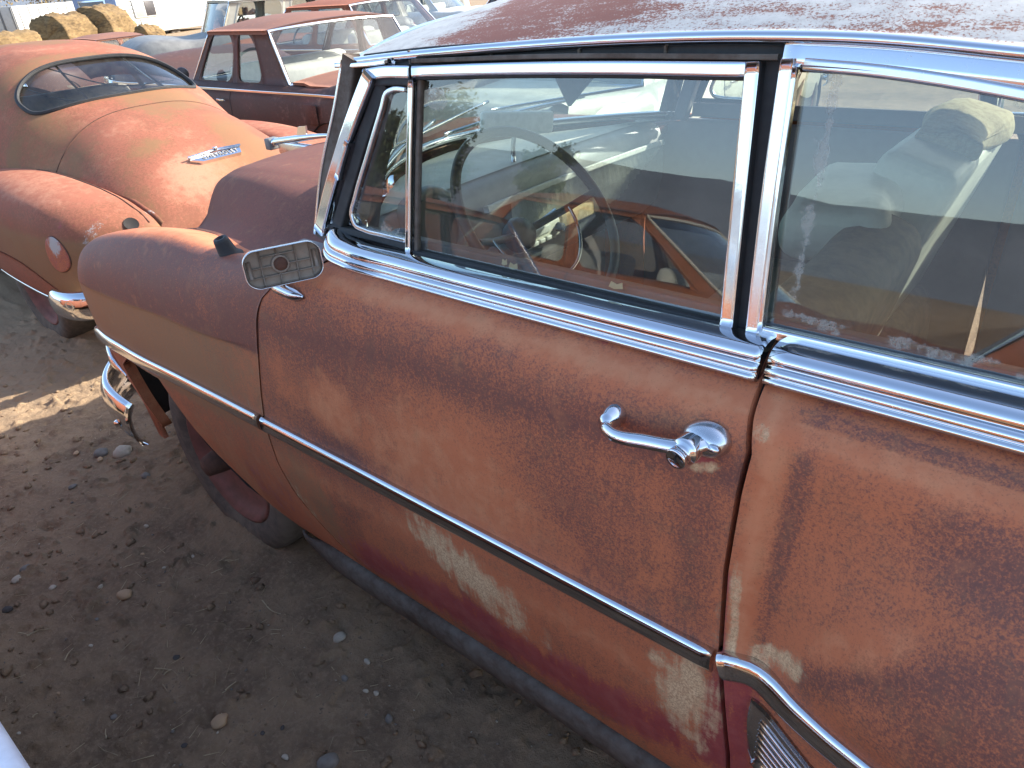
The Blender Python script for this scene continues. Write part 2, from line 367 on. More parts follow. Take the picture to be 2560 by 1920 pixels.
# ================================================================== MAIN CAR
car = thing('parked_car', 'rusty reddish-brown two-door car with chrome window trim filling the foreground', 'car', (-.4, .93, 0), world=True)
VZ = 15   # control points per body-side section
class Surf:
    def __init__(s, xs, tab): s.xs = np.array(xs, float); s.tab = np.array(tab, float)
    def __call__(s, x, v):
        x = np.asarray(x, float).ravel(); v = np.asarray(v, float).ravel()
        sec = hermite(s.xs, s.tab, x)                 # n,k,2
        k = sec.shape[1]; i = np.clip(np.floor(v).astype(int), 0, k - 2); t = (v - i)[:, None]; a = np.arange(len(x))
        p0 = sec[a, np.clip(i - 1, 0, k - 1)]; p1 = sec[a, i]; p2 = sec[a, i + 1]; p3 = sec[a, np.clip(i + 2, 0, k - 1)]
        m1 = (p2 - p0) / 2; m2 = (p3 - p1) / 2
        yz = (2*t**3-3*t**2+1)*p1 + (t**3-2*t**2+t)*m1 + (-2*t**3+3*t**2)*p2 + (t**3-t**2)*m2
        return np.c_[x, yz]
    def at(s, x, z):
        """side point at x and height z"""
        vv = np.linspace(0, s.tab.shape[1] - 1, 400); P = s(np.full(400, x), vv); i = int(np.clip(np.argmax(P[:, 2] >= z), 1, 399)); t = np.clip((z - P[i - 1, 2]) / max(P[i, 2] - P[i - 1, 2], 1e-9), 0, 1); return P[i - 1] * (1 - t) + P[i] * t
DOOR = [(.085, .235), (.05, .30), (.024, .40), (.008, .52), (.001, .62), (-.002, .70), (-.002, .80), (0, .90), (.004, .985), (.009, 1.05), (.017, 1.095), (.031, 1.124), (.058, 1.142), (.095, 1.156), (.13, 1.17)]
S_door = Surf([-1.55, -.9, -.26], [DOOR, DOOR, DOOR])
def fsec(top, arch=None): return top
F_ = [
 (-2.72, [(.20,.30),(.18,.38),(.16,.46),(.15,.54),(.145,.60),(.14,.66),(.135,.70),(.14,.745),(.15,.785),(.165,.82),(.185,.85),(.21,.872),(.27,.885),(.38,.875),(.54,.83)]),
 (-2.62, [(.14,.28),(.12,.36),(.10,.44),(.085,.52),(.075,.59),(.065,.66),(.06,.73),(.062,.79),(.072,.84),(.09,.88),(.115,.915),(.15,.935),(.20,.942),(.32,.925),(.50,.878)]),
 (-2.48, [(.10,.26),(.08,.34),(.06,.43),(.045,.52),(.035,.59),(.028,.66),(.024,.75),(.022,.853),(.016,.868),(.026,.91),(.05,.95),(.085,.975),(.14,.986),(.25,.970),(.435,.918)]),
 (-2.25, [(.085,.25),(.06,.33),(.038,.42),(.022,.52),(.013,.60),(.008,.68),(.006,.77),(.006,.868),(-.002,.882),(.008,.945),(.032,.995),(.07,1.03),(.12,1.04),(.20,1.028),(.33,.983)]),
 (-1.9,  [(.085,.24),(.055,.31),(.03,.41),(.012,.52),(.005,.61),(.001,.70),(0,.79),(.002,.889),(-.006,.902),(.002,.965),(.026,1.025),(.065,1.072),(.115,1.088),(.16,1.078),(.222,1.050)]),
 (-1.6,  [(.085,.235),(.05,.30),(.025,.40),(.009,.52),(.002,.62),(-.001,.70),(-.001,.80),(.002,.899),(-.004,.912),(.003,.985),(.022,1.045),(.055,1.083),(.09,1.092),(.125,1.085),(.155,1.07)]),
 (-1.4,  [(.085,.235),(.05,.30),(.024,.40),(.008,.52),(.001,.62),(-.002,.70),(-.002,.80),(0,.905),(.001,.95),(.006,1.02),(.02,1.075),(.045,1.108),(.085,1.125),(.135,1.122),(.18,1.105)]),
 (-1.2,  [(.085,.235),(.05,.30),(.024,.40),(.008,.52),(.001,.62),(-.002,.70),(-.002,.80),(0,.90),(.004,.985),(.009,1.05),(.019,1.10),(.04,1.132),(.08,1.15),(.13,1.152),(.19,1.14)]),
]
S_fend = Surf([a for a, b in F_], [b for a, b in F_])
def qsec(dy):  # bulge of the rear fender by height
    zs = [p[1] for p in DOOR]; dy = [v * 1.35 if v < 0 else v for v in dy]; return [(p[0] + d, p[1]) for p, d in zip(DOOR, np.interp(zs, [.2, .7, .8, .9, .985, 1.05, 1.1, 1.14, 1.2], dy))]
Q_ = [(-.30, [0]*9), (-.255, [0, 0, .001, .002, .003, .003, .002, 0, 0]), (-.215, [-.002, .006, .011, .013, .014, .012, .008, .003, 0]), (-.15, [0, -.004, -.014, -.004, .008, .010, .006, .002, 0]),
      (-.07, [-.004, -.016, -.040, -.032, -.010, .003, .004, .001, 0]), (.03, [-.012, -.032, -.062, -.062, -.042, -.016, -.003, 0, 0]),
      (.2, [-.03, -.06, -.088, -.090, -.076, -.045, -.016, 0, 0]), (.7, [-.05, -.095, -.105, -.105, -.095, -.06, -.02, 0, 0]), (1.5, [-.03, -.07, -.08, -.08, -.07, -.045, -.01, .02, .03]), (2.1, [.12, .10, .09, .09, .1, .12, .15, .2, .25])]
S_quar = Surf([a for a, b in Q_], [qsec(b) for a, b in Q_])
def vz(S, x, z):   # section parameter whose height is z
    vv = np.linspace(0, VZ - 1, 600); P = S(np.full(600, x), vv); return vv[np.argmin(np.abs(P[:, 2] - z))]
RIM = [(0, .0035, 0), (0, .022, 0)]

# gap lines (x by height)
gapF_z = [.20, .30, .36, .42, .49, .58, .70, .80, .90, 1.00, 1.03, 1.06, 1.09, 1.11, 1.13, 1.145, 1.17]
gapF_x = [-1.22, -1.27, -1.325, -1.39, -1.452, -1.482, -1.480, -1.455, -1.425, -1.395, -1.382, -1.362, -1.325, -1.29, -1.245, -1.21, -1.17]
gapR_z = [.20, .50, .73, .90, 1.03, 1.09, 1.12, 1.15, 1.18]
gapR_x = [-.235, -.246, -.272, -.279, -.276, -.272, -.279, -.290, -.300]
def gF(z): return np.interp(z, gapF_z, gapF_x)
def gR(z): return np.interp(z, gapR_z, gapR_x)
def panel(S, nu, vs_, xl, xr, vb=None):
    """grid over (u, v); xl, xr: functions of height z"""
    nv = len(vs_); U = np.linspace(0, 1, nu); P = np.zeros((nu, nv, 3))
    zref = S(np.full(nv, -1.0 if S is S_door else (-1.5 if S is S_fend else -.2)), vs_)[:, 2]
    for i, u in enumerate(U):
        v = np.array(vs_)
        if vb is not None:
            x0 = xl(np.array([.7]))[0] * (1 - u) + xr(np.array([.7]))[0] * u; b = vb(x0); v = b + (v - vs_[0]) / (vs_[-1] - vs_[0]) * (vs_[-1] - b)
        x = None
        for it in range(3):
            z = zref if x is None else S(x, v)[:, 2]; x = xl(z) * (1 - u) + xr(z) * u
        P[i] = S(x, v)
    return P
vs_d = np.linspace(0, VZ - 1, 110)
# ---- door
Pd = panel(S_door, 190, vs_d, lambda z: gF(z) + .0032, lambda z: gR(z) - .0036)
x, z = Pd[..., 0].ravel(), Pd[..., 2].ravel(); XZ = np.c_[x, z]
n1 = vnoise(XZ, 5, 11, 4); n2 = vnoise(XZ * [1, .35], 14, 12, 3)
cream = np.maximum.reduce([1.25 * blob(x, z, -.80, .575, .15, .055, -24, 1.5), 1.25 * blob(x, z, -.325, .60, .050, .085, 0, 1.5), .8 * blob(x, z, -.315, .50, .030, .055, 0, 1.5), .55 * blob(x, z, -.285, .77, .010, .09, 0, .9),
                           .72 * blob(x, z, -.323, 1.052, .024, .008, 25, .8), .35 * blob(x, z, -1.40, .45, .04, .10, 30, .9)])
zr = np.interp(x, [-1.45, -1.3, -1.0, -.8, -.65, -.45, -.26], [.40, .40, .44, .455, .45, .46, .52])
red = 1.05 * np.clip(1.25 - np.abs(z - zr + .03) / .085, 0, 1) * np.clip((x + 1.38) / .2, 0, 1) * (.55 + .9 * n1) * (1.0 - .55 * cream) + .9 * blob(x, z, -.275, .60, .022, .10, 0, .7) + .7 * blob(x, z, -.325, 1.06, .018, .007, 20, .7)
red = np.where(z < .30, red * .4, red); red = np.clip(red * 1.05, 0, 1)
dark = .85 * np.clip(1 - np.abs(z - np.interp(x, [-1.4, -.9, -.26], [.99, 1.035, 1.055])) / np.interp(x, [-1.4, -.9, -.5, -.26], [.115, .10, .065, .05]), 0, 1)
dark = np.maximum.reduce([dark, .55 * blob(x, z, -1.12, 1.0, .3, .12, 0, .9), .7 * blob(x, z, -1.18, .75, .13, .035, 0, .9), .5 * blob(x, z, -.33, .93, .035, .16, 0, .9), .35 * blob(x, z, -.55, .95, .18, .10, -8, .9), .35 * (n1 > .58)])
pale = np.maximum.reduce([.55 * blob(x, z, -1.16, .86, .09, .07, 0, .8), .5 * blob(x, z, -.85, .83, .22, .14, -10, .9), .75 * np.clip((z - 1.115) / .02, 0, 1) * np.clip((1.150 - z) / .012, 0, 1), .45 * np.clip((.66 - z) / .05, 0, 1) * np.clip((z - .56) / .04, 0, 1)])  # pale rust, with patches of bounced sunlight painted into the colour
olive = np.maximum(.5 * blob(x, z, -1.36, .46, .10, .22, 12, .8), .55 * np.clip((.36 - z) / .1, 0, 1))
lipred = np.clip((z - 1.144) / .006, 0, 1)
red = np.maximum(red, .34 * lipred)
at = {'ma': np.c_[cream, red, dark * (1 - .7 * cream)], 'mb': np.c_[pale, olive, 0 * x]}
door = grid('door', Pd, 'rust', car, attrs=at, rim=RIM)
# ---- front fender (wheel arch cut by the lower bound)
arch_x = [-2.72, -2.46, -2.40, -2.31, -2.08, -2.03, -1.96, -1.83, -1.66, -1.53, -1.2]
arch_z = [.30, .30, .585, .640, .640, .565, .43, .312, .232, .225, .225]
def vb_f(x): return vz(S_fend, x, np.interp(x, arch_x, arch_z))
vs_f = np.linspace(0, VZ - 1, 100)
Pf = panel(S_fend, 190, vs_f, lambda z: np.full_like(z, -2.715), lambda z: gF(z) - .0032, vb_f)
x, z = Pf[..., 0].ravel(), Pf[..., 2].ravel(); y = Pf[..., 1].ravel(); XZ = np.c_[x, z]; n1 = vnoise(XZ, 6, 21, 4)
crz = np.interp(x, [-2.6, -2.25, -1.9, -1.48], [.85, .875, .895, .905])
up = np.clip((z - crz) / .012, 0, 1); low = 1 - up
top = np.clip((y - .06) / .05, 0, 1) * up
dark = np.clip(1.15 * up * (1 - top) + .15 * up + .25 * blob(x, z, -1.63, .93, .12, .15, 0, .8), 0, 1); dark = np.where(n1 > .6, dark * .8, dark)
olive = low * np.clip((z - .62) / .03, 0, 1) * np.interp(x, [-2.5, -1.9, -1.5], [1.15, .9, .35]) + .25 * low * np.clip((.66 - z) / .05, 0, 1) * blob(x, z, -1.75, .5, .3, .25, 0, .9)
pale = .8 * top * blob(x, z * 0, -1.95, 0, .32, 1, 0, .9) + .35 * low * np.clip((.6 - z) / .1, 0, 1)  # sunlit patch on the fender top is painted in with the pale mask
red = .42 * blob(x, z, -1.58, .42, .16, .12, -40, .9); bare = .30 * blob(x, z, -1.98, .80, .10, .03, -10, .9) + .3 * blob(x, z, -1.52, .74, .03, .07, 0, .9)
at = {'ma': np.c_[0 * x, red, dark], 'mb': np.c_[pale, olive, bare]}
fender = grid('front_fender', Pf, 'rust', car, attrs=at, rim=[(0, .004, 0), (0, .035, 0)])
# inner edge of the wheel arch, inner fender
ax = np.array([-2.455, -2.40, -2.31, -2.2, -2.08, -2.03, -1.96, -1.83, -1.66]); azz = np.interp(ax, arch_x, arch_z)
ap = np.array([S_fend.at(a, b) for a, b in zip(ax, azz)])
ins = np.stack([ap + (0, .004, 0), ap + (0, .12, .01), ap + (0, .45, .03)], 1)
grid('wheel_well', ins, 'dark', fender)
sweep('arch_lip', curve(np.array([(-2.46, .085, .24), (-2.455, .07, .40), (-2.44, .045, .54), (-2.405, .032, .60)]), 20), [(0.006, -.02), (.006, .02), (-.01, .02), (-.01, -.02)], 'rust', fender)
# ---- rear quarter panel
Pq = panel(S_quar, 150, vs_d, lambda z: gR(z) + .0036, lambda z: np.full_like(z, 2.08))
U = np.linspace(0, 1, 150)**2.2
for j in range(Pq.shape[1]):
    z0 = Pq[0, j, 2]; xx = gR(np.array([z0]))[0] + .0036; Pq[:, j] = S_quar(xx + (2.08 - xx) * U, np.full(150, vs_d[j]))
x, z = Pq[..., 0].ravel(), Pq[..., 2].ravel(); XZ = np.c_[x, z]; n1 = vnoise(XZ, 7, 31, 4)
e = x - gR(z)
cream = np.maximum.reduce([.85 * np.clip(1 - np.abs(e - .016) / .016, 0, 1) * np.clip((.96 - z) / .1, 0, 1) * (z > .735), .75 * blob(x, z, -.195, .775, .055, .022, 38, .8), .6 * blob(x, z, -.262, 1.118, .012, .010, 0, .8)])
red = np.clip(1 - e / .014, 0, 1) * np.clip((.93 - z) / .05, 0, 1) + (z < .735) * np.clip(1 - np.abs(e - .02) / .06, 0, 1) + .3 * np.clip((z - 1.144) / .006, 0, 1)
dark = np.maximum.reduce([.55 * blob(x, z, -.212, .98, .014, .22, -3, .9), .75 * np.clip(1 - np.abs(z - np.interp(x, [-.15, -.05, .03, .2], [.80, .90, .97, 1.0])) / .07, 0, 1) * (x > -.16), .6 * blob(x, z, .01, 1.06, .08, .05, 0, .9), .55 * blob(x, z, .06, .88, .13, .10, 30, .9), .5 * np.clip((z - 1.13) / .015, 0, 1) * (z < 1.146) * (x > -.2)])  # dark mauve paint, plus shade of the valley and crease painted in
pale = np.maximum.reduce([.9 * np.clip(1 - np.abs(e - .028) / .03, 0, 1) * np.clip((z - .7) / .05, 0, 1), .55 * blob(x, z, -.11, .885, .10, .022, 45, .9), .5 * np.clip((z - 1.10) / .02, 0, 1) * (z < 1.135)])
at = {'ma': np.c_[cream, np.clip(red, 0, 1), dark], 'mb': np.c_[pale, 0 * x, 0 * x]}
quarter = grid('quarter_panel', Pq, 'rust', car, attrs=at, rim=RIM)
# ---- far side, mirrored plain panels; jamb sheets behind the gaps; floor and firewall
CY = .935
def far(P): Q = P.copy(); Q[..., 1] = 2 * CY - Q[..., 1]; return Q
grid('door', far(Pd[::6, ::4]), 'rust', car, rim=[(0, -.02, 0)])
grid('front_fender', far(Pf[::6, ::4]), 'rust', car, rim=[(0, -.02, 0)])
grid('quarter_panel', far(Pq[::6, ::4]), 'rust', car, rim=[(0, -.02, 0)])
def jamb(S, g, d0, d1, y0):
    zz = np.linspace(.24, 1.165, 40); rows = []
    for q in zz:
        b = S.at(np.clip(g(q), S.xs[0], S.xs[-1]), q); rows.append([(g(q) - d0, b[1] + .024, q), (g(q), b[1] + .027, q), (g(q) + d1, b[1] + .024, q)])
    return rows
grid('door_jamb', np.array(jamb(S_door, gR, .05, .05, 0)), 'dark', car)
grid('door_jamb', np.array(jamb(S_door, gF, .05, .05, 0)), 'dark', car)
rbox('floor_pan', (-.1, CY, .30), (3.2, 1.66, .04), 'dark', car, 0)
rbox('firewall', (-1.62, CY, .68), (.03, 1.55, .78), 'dark', car, 0)
rbox('inner_door_panel', (-.83, .165, .72), (1.16, .03, .84), 'inner', car, .01)
rbox('inner_quarter_panel', (.55, .165, .72), (1.55, .03, .84), 'inner', car, .01)
# ---- rocker strip
rk = curve([(-1.56, .058, .262), (-1.535, .050, .262), (-1.45, .046, .258), (-.9, .046, .256), (-.3, .046, .254), (.5, .046, .254)], 80)
sc = np.clip(np.linspace(0, 80, 80) / 6, .25, 1)
sweep('rocker_strip', rk, [(0, -.040), (.010, -.030), (.013, 0), (.011, .028), (.004, .036), (-.012, .038), (-.03, .0), (-.02, -.04)], 'steel', car, (0, -1, -.1), scale=sc)
# ---- side trim strips
def strip_path(S, pts, n): return np.array([S.at(a, b) for a, b in curve(np.c_[pts], n)])
TP = [(-.004, -.021), (.007, -.0205), (.0105, -.0185), (.0125, -.015), (.0135, -.011), (.0137, -.009), (.0137, .004), (.0132, .006), (.0105, .0115), (.007, .0160), (.0045, .018), (-.004, .020)]
p = strip_path(S_door, [(-1.474, .703), (-.9, .709), (-.281, .716)], 60); sweep('side_trim', p, np.array(TP) * 1.22, 'chrome', door, (0, -1, 0))
p = strip_path(S_fend, [(-2.62, .640), (-2.58, .648), (-2.48, .662), (-2.1, .683), (-1.8, .695), (-1.488, .702)], 60)
p[0] += (.004, .012, 0); sweep('side_trim', p, np.array(TP) * 1.22, 'chrome', fender, (0, -1, 0), scale=np.r_[.4, .75, .95, np.ones(57)])
p = strip_path(S_quar, [(-.266, .719), (-.236, .727), (-.203, .722), (-.16, .709), (-.111, .697), (-.061, .692), (0, .688), (.2, .67), (.6, .64)], 70); sweep('side_trim', p, np.array(TP) * 1.4, 'chrome', quarter, (0, -1, 0))
# stone guard below the dipping trim
sg = []
for xx, z0, z1 in [(-.219, .674, .60), (-.214, .674, .55), (-.20, .670, .51), (-.186, .662, .50), (-.16, .645, .48), (-.12, .618, .46), (-.07, .60, .44), (0, .58, .42), (.3, .54, .38)]:
    sg.append([S_quar.at(xx, z0 + (z1 - z0) * t_) + (0, -.005 - .006 * math.sin(math.pi * t_), 0) for t_ in np.linspace(0, 1, 12)])
stone = grid('stone_guard', np.array(sg), 'chrome_dull', quarter, rim=[(0, .01, 0)])
for k in range(6):
    q = np.array([r_[2 + k] for r_ in sg][2:]); tube('rib', q + (0, -.003, 0), .0022, 'chrome', stone, 6)
sweep('guard_edge', curve(np.array([r_[9] for r_ in sg][2:]), 30), [(-.004, -.012), (.007, -.009), (.009, .003), (.004, .012), (-.004, .012)], 'chrome', quarter, (0, -1, 0))

# ---- belt mouldings: three-ridged chrome
BP = np.array([(.088, 1.1475), (.079, 1.1485), (.0745, 1.1525), (.0745, 1.157), (.0785, 1.1595), (.0815, 1.1605), (.079, 1.162), (.0775, 1.166), (.0805, 1.171), (.085, 1.1725), (.088, 1.1725), (.0855, 1.176), (.0875, 1.184), (.095, 1.190), (.104, 1.1925), (.118, 1.1935), (.136, 1.190), (.15, 1.186), (.15, 1.15)])
def belt(name, path, parent, cap=True):
    """profile is laid in (inward, up) round the path"""
    path = np.asarray(path, float); T = np.gradient(path, axis=0); T[:, 2] = 0; T /= np.linalg.norm(T, axis=1)[:, None]
    Nn = np.c_[-T[:, 1], T[:, 0], 0 * T[:, 0]]      # inward for +x travel
    q = BP - (.0745, 1.1475); P = path[:, None] + q[None, :, :1] * Nn[:, None] + q[None, :, 1:] * np.array([0, 0, 1.])
    k = len(q); F = gridF(len(path), k) + [tuple(range(k)), tuple((len(path) - 1) * k + j for j in range(k))]
    return obj(name, P.reshape(-1, 3), F, 'chrome', parent)
bd = curve([(-1.262, .205, 1.168), (-1.268, .165, 1.163), (-1.252, .118, 1.155), (-1.21, .088, 1.149), (-1.15, .077, 1.146), (-1.0, .0745, 1.1465), (-.6, .0745, 1.150), (-.298, .0745, 1.1545)], 120)
b1 = belt('belt_moulding', bd, door)
b2 = belt('belt_moulding', curve([(-.288, .0745, 1.1555), (0, .0745, 1.158), (.5, .078, 1.160), (1.0, .10, 1.165)], 60), quarter)
# cowl moulding that carries on round the windscreen base
cw = np.array([(-1.273, .19, 1.150), (-1.285, .24, 1.160), (-1.35, .32, 1.166), (-1.47, .45, 1.17), (-1.60, .62, 1.173), (-1.68, .80, 1.175), (-1.70, .935, 1.176)])
cwf = np.vstack([cw, (cw[:-1] * (1, -1, 1) + (0, 2 * CY, 0))[::-1]]); cwc = curve(cwf, 90)
sweep('windscreen_trim', cwc, [(-.008, -.012), (.008, -.010), (.012, 0), (.009, .012), (-.006, .016), (-.012, .0)], 'chrome', car, (-1, 0, .5))

# ---- hood
hx = [-2.78, -2.70, -2.6, -2.45, -2.25, -2.0, -1.75, -1.5, -1.25]
h_ys = [.62, .56, .50, .43, .335, .247, .190, .165, .195]; h_zs = [.78, .835, .88, .925, .985, 1.04, 1.066, 1.088, 1.135]
h_zc = [.88, .98, 1.045, 1.10, 1.14, 1.17, 1.185, 1.192, 1.197]
gs, gg = [0, .05, .10, .16, .24, .34, .51, .73, 1.0], [0, .04, .15, .42, .74, .88, .945, .985, 1.0]
ns, nx = 90, 90; ss = np.linspace(0, 1, ns); gv = hermite(gs, gg, ss)
base_x = lambda y: np.interp(np.abs(y - CY), [0, .135, .315, .485, .615, .695, .76], [-1.705, -1.685, -1.605, -1.475, -1.36, -1.31, -1.292]) - .018
half = np.zeros((nx, ns, 3))
for j, s_ in enumerate(ss):
    for i in range(nx):
        u = i / (nx - 1)
        xx = -2.77 + u * (-1.30 + 2.77)
        for it in range(3):
            sm_ = S_fend([min(max(xx, -2.72), -1.2)], [14.])[0]; ys = sm_[1] + .007; yy = ys + s_ * (CY - ys); xr = float(base_x(yy)); xx = -2.77 + u * (xr + 2.77)
        zs, zc = sm_[2] - .001, float(hermite(hx, h_zc, np.array([xx]))[0])
        half[i, j] = (xx, yy, zs + (zc - zs) * gv[j])
Ph = np.concatenate([half, far(half)[:, ::-1][:, 1:]], 1)
x, y = Ph[..., 0].ravel(), Ph[..., 1].ravel(); n1 = vnoise(np.c_[x, y], 3, 41, 4)
at = {'ma': np.c_[0 * x, 0 * x, .3 + .35 * n1], 'mb': np.zeros((len(x), 3))}
hood = grid('hood', Ph, 'rust_hood', car, attrs=at, rim=[(0, 0, -.004), (0, 0, -.03)])
gut = np.array([[(a, b - .022, c - .020), (a, b + .03, c - .03)] for a, b, c in half[:, 0]]); grid('seam_gutter', gut, 'dark', hood)
orn_z = lambda x: float(hermite(hx, h_zc, np.array([x]))[0])
orn = tube('hood_ornament', curve([(-2.665, CY, 1.100), (-2.55, CY, 1.118), (-2.40, CY, 1.140), (-2.20, CY, 1.162)], 24), .012, 'chrome', hood, 12, scale=np.r_[np.linspace(1.3, 1.15, 8), np.linspace(1.15, .35, 16)])
plate('ornament_fin', [(-2.50, CY - .004, 1.125), (-2.43, CY - .004, 1.135), (-2.425, CY - .004, 1.178), (-2.475, CY - .004, 1.172)], .008, (0, -1, 0), 'chrome', hood)
rbox('ornament_nose', (-2.680, CY, 1.094), (.035, .05, .045), 'grey_paint', hood, .006)
rbox('ornament_foot', (-2.52, CY, 1.085), (.22, .022, .05), 'chrome_dull', hood, .008)
grid('front_panel', np.array([[(-2.70, .2, .28), (-2.72, .2, .6), (-2.715, .24, .72)], [(-2.78, .6, .28), (-2.82, .6, .6), (-2.78, .6, .74)], [(-2.80, CY, .28), (-2.84, CY, .6), (-2.79, CY, .76)], [(-2.78, 1.27, .28), (-2.82, 1.27, .6), (-2.78, 1.27, .74)], [(-2.70, 1.67, .28), (-2.72, 1.67, .6), (-2.715, 1.63, .72)]]), 'dark', car)
for s_ in (0, 1):
    yy = .235 if s_ == 0 else 2 * CY - .235
    hl = lathe('headlight', [(.115, .03), (.125, .0), (.118, -.022), (.105, -.03), (.096, -.022)], (-2.70, yy, .76), (1, 0, 0), 'chrome', car)
    lathe('lens', [(0, -.045), (.05, -.04), (.095, -.02)], (-2.70, yy, .76), (1, 0, 0), 'glass_bg', hl)
# ---- front bumper and grille bar
bp = np.array([(-2.53, .045, .285), (-2.62, .040, .300), (-2.74, .058, .320), (-2.86, .145, .334), (-2.95, .38, .34), (-3.0, .70, .34), (-3.01, CY, .34)])
bpf = np.vstack([bp, far(bp)[:-1][::-1]]); q = curve(bpf, 90)
BPR = [(0, -.085), (.018, -.075), (.03, -.045), (.034, 0), (.03, .045), (.016, .075), (0, .085), (-.006, .078), (.018, .04), (.022, 0), (.018, -.04), (-.006, -.078)]
nb_ = np.array([-(q[:, 0] + 1.9), (q[:, 1] - CY) * 1.4, 0 * q[:, 0]]).T; nb_ = np.c_[q[:, 0] + 2.2, (q[:, 1] - CY) * 1.2, 0 * q[:, 0]]
bumper = sweep('front_bumper', q, np.array(BPR) * (1.1, 1.18), 'chrome', car, nb_)
lathe('bumper_bolt', [(0, .014), (.012, .011), (.016, 0)], bp[1] + (-.005, -.036, -.02), (-.15, -.98, 0), 'chrome', bumper, 14)
gp = np.array([(-2.475, .048, .505), (-2.53, .050, .535), (-2.60, .070, .562), (-2.70, .14, .578), (-2.78, .30, .582), (-2.86, .6, .585), (-2.88, CY, .585)])
q = curve(np.vstack([gp, far(gp)[:-1][::-1]]), 90); sweep('grille_bar', q, [(0, -.03), (.014, -.024), (.022, 0), (.014, .024), (0, .03), (-.01, 0)], 'chrome', car, np.c_[q[:, 0] + 2.2, (q[:, 1] - CY) * 1.2, 0 * q[:, 0]], scale=np.r_[.35, .6, .8, np.ones(84), .8, .6, .35])
# ---- front wheel
def wheel(parent, c, R_, wd, side, rim_mat='rim', flat=0):
    w_ = obj_empty = None
    h = wd / 2; rr = R_ * .66
    ty = lathe('tyre', [(rr, -h * .8), (rr * 1.12, -h), (R_ * .88, -h * 1.02), (R_ * .97, -h * .86), (R_, -h * .55), (R_ * 1.003, 0), (R_, h * .55), (R_ * .97, h * .86), (R_ * .88, h * 1.02), (rr * 1.12, h), (rr, h * .8)], c, (0, side, 0), 'tyre', parent, 44)
    rm = lathe('rim', [(rr, -h * .75), (rr * 1.02, h * .85), (rr * .97, h * .9), (rr * .90, h * .55), (rr * .80, h * .25), (rr * .62, h * .30), (rr * .5, h * .05), (rr * .36, h * .0), (0, 0)], c, (0, side, 0), rim_mat, parent, 36)
    return ty, rm
wc = (-1.995, .150, .312)
fw_t, fw_r = wheel(car, wc, .335, .155, -1)
lathe('hub', [(.075, -.02), (.075, .02), (.05, .03), (.042, .075), (.036, .11), (.03, .135), (0, .137)], (-1.995, .15, .335), (0, -1, 0), 'hub', fw_r, 20)
wheel(car, (-1.995, 2 * CY - .155, .325), .345, .175, 1)
for yy, s_ in ((.12, -1), (2 * CY - .12, 1)): wheel(car, (.93, yy, .335), .345, .175, s_)

